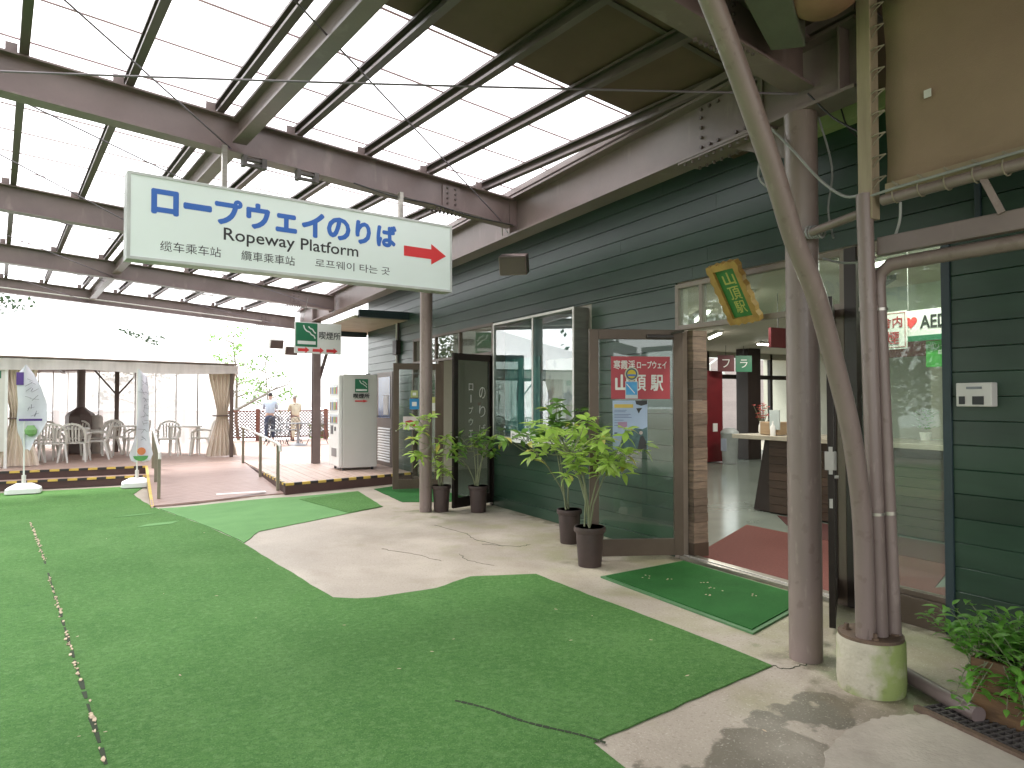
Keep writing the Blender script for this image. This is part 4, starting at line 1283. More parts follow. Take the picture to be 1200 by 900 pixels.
# ================================================================= SMOKING AREA SIGN
ss = thing('smoking_sign', 'white hanging smoking area sign with green pictogram and three red arrows', 'sign', tuple(MCN @ Vector((4.8, 12.5, 2.7))))
MSS = frame_mat(tuple(MCN @ Vector((4.815, 12.5, 2.67))), tuple(MCN.to_3x3() @ Vector((1, .02, 0))), (0, 0, 1))
MB(MSS).box(-.455, .455, -.29, .29, -.012, 0).build('panel', WHITE, ss, bevel=.002)
cig_pict(MSS, -.225, .055, .41, .44, ss)
text('喫煙所', MSS, .225, .06, .42, .14, BLACKT, ss, z=.002, bold=.002)
for cx_ in (-.28, 0, .27):
    arrow(MSS, cx_, -.225, .22, .115, REDT, ss, z=.002)
for cx_ in (-.3, .25):
    MB(MSS).tube([(cx_, .29, -.006), (cx_ + .02, .72, .2)], .004, 5).build('hanging_wire', CABLE_G, ss)

# ================================================================= DISPLAY CASE
dc = thing('display_case', 'aluminium framed glass display case on the green wall', 'display case', (4.6, 7.8, 1.0))
X0, X1 = 4.49, 4.693
yA, yB = 6.60, 8.62
zA, zB = .98, 2.59
MB().box(X0, X1, yA, yA + .02, zA, zB).build('side_panel', ALU, dc, bevel=.002)
MB().box(X0, X1, yB - .02, yB, zA, zB).build('side_panel', ALU, dc, bevel=.002)
MB().box(X0, X1, yA + .02, yB - .02, zB - .02, zB).build('top_panel', ALU_P, dc, bevel=.002)
MB().box(X0, X1, yA + .02, yB - .02, zA, zA + .02).build('bottom_panel', ALU, dc, bevel=.002)
ri = MB()
for y0, y1, z0, z1 in ((yA, yA + .03, zA, zB), (yB - .03, yB, zA, zB), (yA + .03, yB - .03, zB - .03, zB), (yA + .03, yB - .03, zA, zA + .04), (7.52, 7.55, zA + .04, zB - .03)):
    ri.box(X0 - .012, X0 - .001, y0, y1, z0, z1)
ri.build('frame', ALU_P, dc, bevel=.002)
MB().box(X0 + .006, X0 + .011, yA + .03, yB - .03, zA + .04, zB - .03).build('glass_pane', GLASS_C, dc)
MB().box(X1 - .03, X1 - .02, yA + .02, yB - .02, zA + .02, zB - .02).build('backboard', mat('case_back', (.15, .22, .24), .6, col2=(.09, .13, .15), scale=1.2), dc)
MURAL = mat('teal_mural', (0.16, 0.42, 0.38), .5, col2=(0.02, 0.12, 0.13), scale=3.2, detail=12, stretch=(1, 1.6, .55))
overlay(MURAL, (.45, .62, .56), 7, .6, .68, stretch=(1, 2, .5), amount=.7)
overlay(MURAL, (.01, .05, .06), 4, .6, .7, stretch=(1, 1.5, .6), amount=.8)
p1 = thing('mural_print', 'teal forest gorge picture in the left half of the display case', 'picture', (4.65, 8.1, 1.7))
MB().box(X1 - .045, X1 - .032, 7.62, 8.56, 1.06, 2.08).build('picture', MURAL, p1)
BROWNP = mat('brown_picture', (0.36, 0.22, 0.16), .5, col2=(0.10, 0.09, 0.11), scale=2.4, detail=10)
overlay(BROWNP, (.62, .62, .60), 2.6, .5, .6, amount=.9, centre=(4.66, 7.15), radius=(1, .42), power=.3, stretch=(1, 1.4, .7))
overlay(BROWNP, (.06, .10, .16), 3, .52, .62, amount=.8)
p2 = thing('landscape_print', 'brown and grey rock landscape picture in the right half of the display case', 'picture', (4.65, 7.1, 1.7))
MB().box(X1 - .046, X1 - .032, 6.66, 7.48, 1.06, 2.02).build('picture', BROWNP, p2)
M_ = FX(4.468, 7.72, 1.03)
lb = panel_sign('case_label', 'white label strip with dark characters under the display case glass', M_, .72, .15, WHITE)
text('日本三大渓谷美', M_, 0, 0, .64, .085, BLACKT, lb, z=.002, bold=.001)

# ================================================================= POSTERS ON THE OPEN DOOR
def on_leaf(M, x, y, z=.006):
    return M @ Matrix.Translation((x, y, z))
Mp = on_leaf(MC, wC - .415, 1.725, .010)
po = thing('station_poster', 'red poster with white station lettering on the open glass door', 'poster', tuple(Mp.translation))
MB(Mp).box(-.29, .29, -.205, .205, -.002, 0).build('paper', CRIM, po)
text('寒霞渓', Mp, -.16, .125, .21, .085, WHITE, po, z=.002, bold=.0012)
text('ロープウェイ', Mp, .11, .125, .29, .07, WHITE, po, z=.002, bold=.0012)
text('山', Mp, -.185, -.05, .12, .15, WHITE, po, z=.002, bold=.006)
text('頂', Mp, -.01, -.05, .12, .15, WHITE, po, z=.002, bold=.003)
text('駅', Mp, .16, -.05, .12, .15, WHITE, po, z=.002, bold=.003)
stk = thing('round_sticker', 'round yellow and blue sticker on the red poster', 'sticker', tuple((Mp @ Vector((-.09, .05, .004)))))
mb = MB(Mp); mb.tube([(-.09, .035, .005), (-.09, .035, .0065)], .068, 24); mb.build('disc', mat('sticker_white', (.6, .6, .45), .4), stk)
mb = MB(Mp); mb.tube([(-.09, .035, .007), (-.09, .035, .0075)], .056, 24); mb.build('ring', mat('sticker_blue', (.04, .09, .16), .4), stk)
mb = MB(Mp); mb.tube([(-.09, .035, .008), (-.09, .035, .0085)], .042, 20); mb.build('disc', mat('sticker_yellow', (.65, .5, .03), .4), stk)
MB(Mp).box(-.128, -.052, .015, .032, .009, .0095).build('band', BLUE, stk)
st2 = thing('blue_sticker', 'square bright blue sticker with white edge at the bottom of the red poster', 'sticker', tuple((Mp @ Vector((-.09, -.12, .004)))))
MB(Mp).box(-.152, -.03, -.20, -.035, .0045, .005).build('paper', mat('sticker_pale', (.62, .68, .72), .4), st2)
MB(Mp).box(-.145, -.037, -.165, -.042, .006, .0065).build('square', mat('sky_blue', (.03, .26, .62), .4, col2=(.10, .4, .7), scale=12), st2)
MB(Mp).bar((-.14, -.06, .0072), (-.06, -.15, .0072), .008, .0004).build('mark', WHITE, st2)
Mq = on_leaf(MC, wC - .52, 1.27, .010)
pb = thing('event_poster', 'pale blue event poster with sky and mountain photograph on the open door', 'poster', tuple(Mq.translation))
PB = mat('poster_sky', (0.42, 0.53, 0.72), .45, contrast=.12)
MB(Mq).box(-.17, .17, -.235, .235, -.002, 0).build('paper', PB, pb)
mo = MB(Mq); mo.prism([(-.10, -.235), (.168, -.235), (.168, -.02), (.12, -.04), (.05, -.03), (-.02, -.07), (-.08, -.10)], .001, .0016)
mo.build('mountain', mat('poster_mountain', (.10, .19, .20), .5, col2=(.04, .08, .08), scale=18), pb)
mo = MB(Mq); mo.prism([(.07, -.235), (.16, -.235), (.155, -.16), (.125, -.10), (.10, -.11), (.085, -.16)], .002, .0026); mo.build('figure', BLACKT, pb)
mo = MB(Mq); mo.tube([(.105, -.075, .002), (.105, -.075, .0028)], .018, 10); mo.build('figure_head', mat('figure_cap', (.5, .42, .4), .6), pb)
mo = MB(Mq); mo.prism([(.05, .235), (.168, .235), (.168, .20), (.11, .185), (.06, .20)][::-1], .001, .0018)
mo.prism([(.06, .16), (.12, .165), (.10, .14), (.085, .11)][::-1], .001, .0018); mo.build('branch_silhouette', BLACKT, pb)
tb = MB(Mq)
for k, (w_, y_) in enumerate(((.12, .14), (.11, .125), (.16, .10), (.14, .085), (.17, .07), (.09, .045), (.10, .02), (.08, -.005))):
    tb.box(-.155, -.155 + w_, y_, y_ + .004, .001, .0014)
tb.box(-.155, -.125, -.09, -.07, .001, .0014)
tb.build('print_lines', mat('print_violet', (.12, .12, .32), .5), pb)
MB(Mq).box(-.155, .03, .165, .20, .001, .0014).build('title_band', mat('print_gold', (.75, .55, .12), .5), pb)
MB(Mq).box(-.12, -.03, -.03, .03, .0016, .0018).build('pink_lines', mat('print_pink', (.5, .3, .45), .5), pb)
# stickers on the far leaf A
for (x, y, w_, h_, c_, nm, lab) in ((.36, 1.62, .12, .12, (.45, .5, .2), 'round_sticker', 'small green and white sticker near the top of the far open door'),
                                    (.36, 1.45, .16, .18, (.03, .25, .55), 'blue_sticker', 'blue square sticker on the far open door'),
                                    (.30, 1.13, .26, .22, (.72, .62, .62), 'notice_sheet', 'white notice with dark red picture on the far open door'),
                                    (.70, 1.40, .14, .34, (.62, .62, .22), 'yellow_notice', 'yellow green paper strip on the hinge side of the far open door')):
    Mk = on_leaf(MA, x, y)
    o = thing(nm, lab, 'sticker' if 'sticker' in nm else 'notice', tuple(Mk.translation))
    MB(Mk).box(-w_ / 2, w_ / 2, -h_ / 2, h_ / 2, .002, .004).build('paper', mat(nm + '_paper', c_, .5), o)
    if nm == 'notice_sheet':
        MB(Mk).prism([(-.08, -.05), (.07, -.06), (.09, .02), (0, .05), (-.09, .03)], .005, .0055).build('picture', CRIM, o)
    else:
        MB(Mk).box(-w_ * .25, w_ * .25, -h_ * .2, h_ * .2, .005, .0055).build('mark', WHITE, o)
o = panel_sign('aed_notice', 'small white notice with red heart on the wall beside the dark door', FX(4.694, 8.85, 1.42), .13, .18, WHITE)
MB(FX(4.694, 8.85, 1.45)).prism([(-.03, .02), (0, -.03), (.03, .02), (.015, .035), (0, .02), (-.015, .035)], .001, .002).build('heart_mark', REDT, o)

# ================================================================= CARVED PLAQUE
pq = thing('carved_plaque', 'gold framed green wooden plaque leaning out above the entrance', 'plaque', (4.5, 4.2, 2.4))
Bc = Vector((4.64, 4.205, 2.18)); Tc = Vector((4.36, 4.205, 2.66))
MP = frame_mat(tuple((Bc + Tc) / 2), (0, -1, 0.03), tuple(Tc - Bc))
hh = (Tc - Bc).length / 2
w2 = .165
MB(MP).box(-w2 + .05, w2 - .04, -hh + .05, hh - .05, -.02, .004).build('plaque_board', PLGREEN, pq)
# scalloped frame pieces
fr = MB(MP)
def scallop(a, b, nn, inward, wd):
    a = Vector(a); b = Vector(b); d = (b - a); nrm = Vector(inward)
    out = []
    for i in range(nn + 1):
        p = a + d * i / nn
        out.append(p + nrm * (-.010 if i % 2 else .006))
    inn = [a + nrm * wd + d * .0, b + nrm * wd]
    return [(p.x, p.y) for p in out] + [(inn[1].x, inn[1].y), (inn[0].x, inn[0].y)]
for a, b, nn, inv, wd in (((-w2, -hh, 0), (-w2, hh, 0), 12, (1, 0, 0), .06), ((w2, hh, 0), (w2, -hh, 0), 12, (-1, 0, 0), .05)):
    fr.prism(scallop(a, b, nn, inv, wd)[::-1], -.025, .03)
for a, b, nn, inv, wd in (((-w2 + .06, hh, 0), (w2 - .05, hh, 0), 6, (0, -1, 0), .055), ((w2 - .05, -hh, 0), (-w2 + .06, -hh, 0), 6, (0, 1, 0), .055)):
    fr.prism(scallop(a, b, nn, inv, wd)[::-1], -.024, .029)
fr.build('carved_frame', GOLD, pq)
text('山', MP, .01, .135, .12, .11, GOLDL, pq, z=.006, bold=.003)
text('頂', MP, .01, -.0, .12, .12, GOLDL, pq, z=.006, bold=.001)
text('駅', MP, .01, -.13, .11, .11, GOLDL, pq, z=.006, bold=.001)

# sensor box on the right wall
sb = thing('thermometer_box', 'white plastic sensor box with two dark windows on the green wall', 'control box', (4.68, 2.38, 1.54))
MB().box(4.625, 4.695, 2.275, 2.485, 1.465, 1.615).build('case', OFFWHITE, sb, bevel=.006)
MB().box(4.620, 4.6245, 2.43, 2.465, 1.48, 1.53).build('window', BLACKT, sb)
MB().box(4.620, 4.6245, 2.32, 2.385, 1.478, 1.53).build('window', BLACKT, sb)
MB().box(4.620, 4.6245, 2.33, 2.42, 1.575, 1.59).build('display', mat('lcd_grey', (.2, .22, .24), .3), sb)

# ================================================================= RIGHT HAND PIPES, PEDESTAL, TARP
pd = thing('concrete_footing', 'round mossy concrete footing with iron plate under the three pipes', 'footing', (3.45, 2.32, 0))
PC = (3.46, 2.31)
MB().lathe((PC[0], PC[1], -.02), [(.162, 0), (.168, .06), (.166, .26), (.160, .275)], 28).build('concrete_block', MOSSC, pd, smooth=True)
MB().lathe((PC[0], PC[1], .2555), [(.159, 0), (.159, .016)], 28).build('iron_plate', RUST, pd, smooth=True)
bl = MB()
for a in (0.4, 2.1, 3.9, 5.4):
    bl.cyl((PC[0] + .115 * math.cos(a), PC[1] + .115 * math.sin(a)), .013, .267, .305, 6)
    bl.cyl((PC[0] + .115 * math.cos(a), PC[1] + .115 * math.sin(a)), .022, .2675, .282, 6)
bl.build('anchor_bolts', RUST, pd)['kind'] = 'stuff'
MB().add([(3.335, 2.24, .268), (3.345, 2.25, .268), (3.40, 2.285, .268), (3.39, 2.275, .268), (3.35, 2.245, .42), (3.36, 2.255, .42), (3.385, 2.275, .42), (3.375, 2.265, .42)],
         [(0, 1, 5, 4), (1, 2, 6, 5), (2, 3, 7, 6), (3, 0, 4, 7), (4, 5, 6, 7)]).build('stiffener_plate', POLE, pd)
# curved brace pipe
cb = thing('curved_brace_pipe', 'bowed steel brace pipe leaning from the footing up to the canopy', 'pipe', (3.37, 2.3, .27))
pts = [(3.375, 2.28, .27), (3.36, 2.275, .62), (3.335, 2.27, .95), (3.25, 2.26, 1.32), (3.13, 2.25, 1.63), (2.93, 2.22, 2.02), (2.75, 2.20, 2.27), (2.57, 2.17, 2.57), (2.33, 2.14, 2.94), (2.08, 2.10, 3.26), (1.9, 2.08, 3.48)]
sp_ = []
for i in range(len(pts) - 1):
    p0 = Vector(pts[max(i - 1, 0)]); p1 = Vector(pts[i]); p2 = Vector(pts[i + 1]); p3 = Vector(pts[min(i + 2, len(pts) - 1)])
    for k in range(4):
        u = k / 4
        sp_.append(.5 * ((2 * p1) + (p2 - p0) * u + (2 * p0 - 5 * p1 + 4 * p2 - p3) * u * u + (3 * p1 - p0 - 3 * p2 + p3) * u ** 3))
sp_.append(Vector(pts[-1]))
MB().tube(sp_, .048, 20).build('pipe', POLE, cb, smooth=True)
# straight pipes
p2t = thing('upright_pipe', 'straight upright steel pipe in the middle of the footing', 'pipe', (3.46, 2.26, .27))
MB().tube([(3.465, 2.262, .268), (3.415, 2.285, 2.6)], .041, 20).build('pipe', POLE, p2t, smooth=True)
MB().tube([(3.4283, 2.279, 1.98), (3.4279, 2.279, 2.0)], .045, 20).build('pipe_joint', POLE, p2t, smooth=True)
MB().tube([(3.4515, 2.268, .90), (3.4512, 2.268, .915)], .045, 20).build('pipe_band', ALU, p2t, smooth=True)
MB().tube([(3.42, 2.232, .40), (3.42, 2.232, .42)], .0, 4)
p3t = thing('elbow_pipe', 'upright pipe on the right of the footing that turns into the level rail', 'pipe', (3.55, 2.24, .27))
zr = 2.22
MB().tube([(3.548, 2.233, .268), (3.495, 2.262, zr - .10), (3.495, 2.25, zr - .04), (3.505, 2.20, zr), (3.53, 2.10, zr + .005), (3.65, 0.6, zr + .02)], [.034, .033, .033, .035, .036, .038], 20).build('pipe', POLE, p3t, smooth=True)
MB().tube([(3.5304, 2.2425, .90), (3.530, 2.2428, .918)], .038, 20).build('pipe_band', ALU, p3t, smooth=True)
MB().tube([(3.5005, 2.259, 1.98), (3.500, 2.2592, 1.995)], .037, 20).build('pipe_band', ALU, p3t, smooth=True)
rb = thing('level_rail', 'brown channel rail running level from the upright pipe to the right', 'rail', (3.5, 1.5, 2.3))
MB().bar((3.47, 2.24, 2.315), (3.60, 0.6, 2.33), .05, .095).build('rail', STEEL, rb, bevel=.004)
MB().bar((3.49, 1.66, 2.36), (3.46, 1.75, 2.60), .03, .03).build('strut', POLE, rb)

tp = thing('tarpaulin_screen', 'tan canvas screen laced with rope to a pale timber post', 'screen', (3.45, 1.5, 2.6))
vs = []; NX, NZ = 14, 10
for j in range(NZ + 1):
    for i in range(NX + 1):
        u = i / NX; w = j / NZ
        x = 3.45 + .10 * u + .012 * math.sin(u * 9 + w * 4) + .010 * math.sin(w * 11)
        y = 2.185 - 1.7 * u
        z = 2.60 + .02 * u + 1.02 * w
        vs.append((x, y, z))
fs = [(j * (NX + 1) + i, j * (NX + 1) + i + 1, (j + 1) * (NX + 1) + i + 1, (j + 1) * (NX + 1) + i) for j in range(NZ) for i in range(NX)]
cv = MB().add(vs, fs).build('canvas', TARP, tp, smooth=True)
so = cv.modifiers.new('thick', 'SOLIDIFY'); so.thickness = .004
MB().add([(3.432, 2.18, 2.575), (3.532, .5, 2.595), (3.532, .5, 2.65), (3.432, 2.18, 2.63), (3.438, 2.18, 2.575), (3.538, .5, 2.595), (3.538, .5, 2.65), (3.438, 2.18, 2.63)],
         [(0, 1, 2, 3), (4, 7, 6, 5), (0, 4, 5, 1), (3, 2, 6, 7), (0, 3, 7, 4)]).build('hem', TARPE, tp)
MB().box(3.405, 3.475, 2.235, 2.315, 2.46, 4.2).build('timber_post', BATTEN, tp, bevel=.005)
MB().tube([(3.44, 2.20, 2.55), (3.52, .5, 2.57)], .028, 14).build('bottom_tube', POLE, tp, smooth=True)
MB().tube([(3.44, 2.25, 2.52), (3.43, 2.72, 2.46)], .024, 12).build('bottom_tube', POLE, tp, smooth=True)
for k in range(14):
    rp = MB()
    z = 2.66 + k * .115
    rp.tube([(3.41, 2.235, z), (3.405, 2.21, z + .005), (3.435, 2.175, z + .012)], .0045, 6)
    rp.tube([(3.43, 2.175, z + .01), (3.415, 2.21, z - .02), (3.42, 2.236, z - .045)], .0035, 6)
    rp.build('lacing_rope', ROPE, tp)
for k in range(13):
    rp = MB()
    y = 2.12 - k * .125
    xx = 3.444 + (2.2 - y) * .047
    rr = .038
    rp.tube([(xx + rr * math.cos(a) * 1.0, y + .01 * math.sin(a * .5), 2.553 + .012 + rr * 1.15 * math.sin(a)) for a in [q * math.pi / 6 for q in range(13)]], .004, 6)
    rp.tube([(xx - .03, y - .02, 2.60), (xx - .034, y + .01, 2.625)], .006, 5)
    rp.build('lacing_rope', ROPE, tp)
MB().tube([(3.415, 2.3, 2.58)] + sag((3.40, 2.1, 2.585), (3.48, .5, 2.63), .0, 10), .007, 6).build('cable', CABLE_G, tp)
MB().box(3.435, 3.438, 1.94, 1.975, 3.0, 3.04).build('label_patch', OFFWHITE, tp)

# twisted ties and cables around the big post
tw = MB()
for k in range(5):
    a0 = k * .9
    tw.tube([(3.43 + .03 * math.cos(a) + .012 * k, 2.64 - .012 * k, 2.475 + .035 * math.sin(a)) for a in [a0 + q * math.pi / 5 for q in range(11)]], .006, 6)
tag(tw.build('tie_wire', CABLE_G), 'grey wire wound round the short tube beside the big round post', 'wire')
def cable(pts, r, m, label, name='cable'):
    P = [Vector(p) for p in pts]
    sp = []
    for i in range(len(P) - 1):
        p0 = P[max(i - 1, 0)]; p1 = P[i]; p2 = P[i + 1]; p3 = P[min(i + 2, len(P) - 1)]
        for k in range(5):
            u = k / 5
            sp.append(.5 * ((2 * p1) + (p2 - p0) * u + (2 * p0 - 5 * p1 + 4 * p2 - p3) * u * u + (3 * p1 - p0 - 3 * p2 + p3) * u ** 3))
    sp.append(P[-1])
    o = MB().tube(sp, r, 7).build(name, m, smooth=True)
    return tag(o, label, 'cable')
cable([(3.47, 2.95, 3.21), (3.40, 2.74, 3.0), (3.42, 2.55, 2.75), (3.42, 2.40, 2.62), (3.40, 2.28, 2.60)], .008, CABLE_G, 'grey cable swooping past the big round post to the timber post')
cable([(3.46, 2.66, 3.30), (3.47, 2.5, 3.10), (3.45, 2.32, 2.95), (3.43, 2.3, 2.92)], .006, CABLE_K, 'black cable crossing from the big post to the timber post')
cable([(3.63, 2.72, 3.22), (3.67, 2.66, 2.90), (3.63, 2.66, 2.65), (3.66, 2.66, 2.52), (3.62, 2.62, 2.46)], .006, CABLE_G, 'thin grey cable hanging wavily behind the big post')
cable([(3.47, 3.02, 3.21), (3.42, 2.98, 3.02), (3.40, 2.97, 2.88), (3.44, 2.90, 2.78), (3.45, 2.86, 2.70)], .007, CABLE_G, 'grey cable hanging left of the big post below the beam')
cable([(3.66, 2.72, 2.36), (3.62, 2.55, 2.30), (3.55, 2.35, 2.27), (3.5, 2.28, 2.27)], .007, CABLE_G, 'pale cable passing low from the big post to the upright pipe')
cable([(3.45, 2.11, 2.52), (3.47, 2.13, 2.42), (3.50, 2.20, 2.30), (3.50, 2.22, 2.27)], .007, CABLE_G, 'pale cable drooping from the canvas screen tube to the rail')
cable([(3.45, 6.42, 3.25), (3.42, 6.40, 3.45), (3.40, 6.45, 3.62), (3.46, 6.55, 3.5), (3.45, 6.3, 3.25)], .006, CABLE_G, 'white cable looped at the corner of girder and cross beam')
cable([(3.7, 2.9, 3.3), (3.75, 2.7, 3.35), (3.76, 2.62, 3.15), (3.80, 2.55, 3.05)], .005, CABLE_K, 'black cable hanging in front of the pale green soffit strip')
cable([tuple(MCN @ Vector((x_, 5.68, zt(x_) - .30 - .012 * math.sin(x_ * 7)))) for x_ in (2.5, 2.9, 3.3, 3.7, 4.1, 4.25)], .007, CABLE_K, 'dark cable clipped under the first cross beam behind the sign')
cable([tuple(MCN @ Vector((x_, 12.7, zt(x_) - .33 - .02 * math.sin(x_ * 5)))) for x_ in (2.2, 2.9, 3.6, 4.3, 4.9)], .007, CABLE_G, 'thin pale cable under the third cross beam')

# green duct and orange drum tucked under the roof at the top
dk = thing('ventilation_duct', 'grey green box duct under the roof beside the big post', 'duct', (3.2, 2.1, 3.5))
MB().add([(2.43, 2.28, 3.48), (3.03, 2.56, 3.40), (3.16, 2.44, 3.40), (2.56, 2.10, 3.48), (2.43, 2.28, 3.70), (3.03, 2.56, 3.62), (3.16, 2.44, 3.62), (2.56, 2.10, 3.70)],
         [(0, 3, 2, 1), (4, 5, 6, 7), (0, 1, 5, 4), (1, 2, 6, 5), (2, 3, 7, 6), (3, 0, 4, 7)]).build('duct', mat('duct_green', (.13, .14, .105), .6), dk, bevel=.008)
dr = thing('orange_drum', 'dull orange round drum hanging high beside the timber post', 'drum', (3.3, 2.1, 3.4))
MB().lathe((2.98, 2.20, 3.42), [(.02, 0), (.10, .01), (.155, .05), (.165, .12), (.165, .40)], 24).build('drum_body', mat('drum_orange', (.30, .17, .105), .7), dr, smooth=True)

# door stop stone and pedestal bits
o = MB().lathe((3.77, 2.93, -.02), [(.05, 0), (.065, .05), (.06, .12), (.045, .14)], 7).build('door_stop_stone', MOSSC, smooth=False)
tag(o, 'small mossy stone block on the floor behind the big round post', 'stone')
o = MB().tube([(3.70, 2.33, .035), (3.58, 2.02, .03), (3.50, 1.80, .03)], .038, 14).build('ground_pipe', STEEL, smooth=True)
tag(o, 'brown drain pipe lying on the floor from the footing to the grate', 'pipe')

# ================================================================= DRAIN GRATE
dg_ = thing('drain_grate', 'rusty iron drain grate set in the floor beside the planter', 'grate', (3.4, 1.7, 0))
G0 = Vector((3.42, 2.03, 0)); G1 = Vector((3.27, 1.10, 0))
gd = (G1 - G0).normalized(); gn = Vector((-gd.y, gd.x, 0))
if gn.x < 0: gn = -gn
MG = frame_mat(tuple(G0), tuple(gd), tuple(gn))
MB(MG).box(0, 1.1, 0, .36, -.019, -.016).build('channel', DARKHOLE, dg_)  # thin dark plate paints the shaded depth below the bars
for z_ in (1,):
    MB(MG).box(-.01, 1.1, -.03, 0, -.020, .006).build('edge_angle', RUST, dg_)
    MB(MG).box(-.01, 1.1, .36, .39, -.020, .006).build('edge_angle', RUST, dg_)
gb = MB(MG)
for k in range(32):
    gb.box(.01 + k * .034, .016 + k * .034, .002, .358, -.0155, .002)
for k in range(7):
    gb.box(0, 1.1, .03 + k * .05, .036 + k * .05, -.0155, -.001)
o = gb.build('grate_bars', GRATE, dg_)
o['kind'] = 'stuff'

# ================================================================= PLANTER
pl = thing('planter_box', 'weathered wooden planter trough full of leafy green herbs at the lower right', 'planter', (3.75, 1.55, 0))
MPn = frame_mat((3.55, 1.86, 0), (.12, -.99, 0), (.99, .12, 0))
def pbox(x0, x1, y0, y1, z0, z1, name, m):
    MB().add([tuple(MPn @ Vector((x, y, z - .02))) for z in (z0, z1) for x, y in ((x0, y0), (x1, y0), (x1, y1), (x0, y1))],
             [(0, 3, 2, 1), (4, 5, 6, 7), (0, 1, 5, 4), (1, 2, 6, 5), (2, 3, 7, 6), (3, 0, 4, 7)]).build(name, m, pl, bevel=.004)
for k in range(2):
    pbox(0, 1.3, 0, .03, .0 + k * .15, .145 + k * .15, 'side_plank', PLANTERW)
    pbox(0, .03, .031, .5, .0 + k * .15, .145 + k * .15, 'end_plank', PLANTERW)
    pbox(.031, 1.3, .47, .5, .0 + k * .15, .145 + k * .15, 'side_plank', PLANTERW)
pbox(.031, 1.3, .031, .469, .20, .255, 'soil', SOIL)

def leaf_mesh(name, L=.14, W=.04, m=LEAF, droop=.25):
    n = 5
    vs = []; fs = []
    prof = [(0, .05), (.2, .62), (.45, 1.0), (.72, .72), (1.0, .0)]
    for i, (u, w) in enumerate(prof):
        x = L * u; z = -droop * L * u * u
        vs += [(x, -W / 2 * w, z + .10 * W * w), (x, 0, z - .02 * W), (x, W / 2 * w, z + .10 * W * w)]
    for i in range(n - 1):
        a = i * 3
        fs += [(a, a + 1, a + 4, a + 3), (a + 1, a + 2, a + 5, a + 4)]
    me = bpy.data.meshes.new(name)
    me.from_pydata(vs, [], fs)
    me.materials.append(m)
    me.polygons.foreach_set('use_smooth', [True] * len(me.polygons))
    return me

YEL_LEAF = leaf_mat('yellowing_leaf', (0.55, 0.50, 0.12), (0.42, 0.40, 0.08))
LM = {k: leaf_mesh('leaf', .145, .064, m, d) for k, m, d in (('a', LEAF, .15), ('b', LEAF, .5), ('c', LEAF_D, .3), ('d', LEAF_D, .55), ('y', YEL_LEAF, .6))}
def put_leaf(parent, me, p, az, el, s, roll=0):
    o = bpy.data.objects.new('leaf', me)
    COL.objects.link(o)
    o.parent = parent
    Mx = Matrix.Translation(Vector(p) - parent.location) @ Matrix.Rotation(az, 4, 'Z') @ Matrix.Rotation(-el, 4, 'Y') @ Matrix.Rotation(roll, 4, 'X') @ Matrix.Scale(s, 4)
    o.matrix_local = Mx
    return o

def pot(c, r, h, parent):
    MB().lathe((c[0], c[1], c[2]), [(r * .78, 0), (r * .80, .01), (r * .95, h * .86), (r * 1.06, h * .87), (r * 1.10, h * .90), (r * 1.08, h), (r * .98, h), (r * .93, h * .92), (r * .90, h * .90), (.001, h * .9)], 28).build('pot', POT, parent, smooth=True)
    MB().lathe((c[0], c[1], c[2] + h * .90), [(r * .90, 0.002), (r * .5, .012), (.001, .02)], 16).build('soil', SOIL, parent, smooth=True)

def plant(name, label, c, r, h, tips, nst, leafset, nl, ls, rngseed, group='potted shrubs by the entrances'):
    rg = random.Random(rngseed)
    P = thing(name, label, 'potted plant', c, group)
    pot(c, r, h, P)
    base = Vector((c[0], c[1], c[2] + h * .9))
    # stems: nst mains, each tip attaches to the nearest main's top
    mains = []
    cen = sum((Vector(t_) for t_ in tips), Vector()) / len(tips)
    for k in range(nst):
        tgt = Vector(tips[int(k * len(tips) / nst)])
        b = base + Vector((rg.uniform(-.05, .05), rg.uniform(-.05, .05), -.02))
        m1 = b.lerp(tgt, .35); m1.x = b.x + (tgt.x - b.x) * .15 + rg.uniform(-.015, .015); m1.y = b.y + (tgt.y - b.y) * .15 + rg.uniform(-.015, .015)
        m2 = b.lerp(tgt, .7); m2.x = b.x + (tgt.x - b.x) * .42; m2.y = b.y + (tgt.y - b.y) * .42
        mains.append((b, m1, m2, tgt))
        MB().tube([b, m1, m2, m2.lerp(tgt, .5) + Vector((0, 0, .02)), tgt], [.009, .008, .0065, .005, .003], 7).build('stem', STEMG, P, smooth=True)
    tw = MB()
    for t_ in tips:
        t_ = Vector(t_)
        best = min(mains, key=lambda q: (q[2] - t_).length)
        a = best[2].lerp(best[3], .15)
        mid = a.lerp(t_, .5) + Vector((0, 0, -.02))
        tw.tube([a, mid, t_], [.005, .004, .0025], 5)
        off = rg.random() * 6.28
        for j in range(nl):
            az = off + j * 2.4
            el = rg.uniform(-.15, .75) - (.45 if j > nl * .6 else 0)
            p = t_ + Vector((0, 0, -.012 * j * rg.random()))
            put_leaf(P, LM['y' if rg.random() < .04 else rg.choice(leafset)], p, az, el, ls * rg.uniform(.7, 1.15), rg.uniform(-.5, .5))
    tw.build('twigs', STEMG, P, smooth=True)
    return P

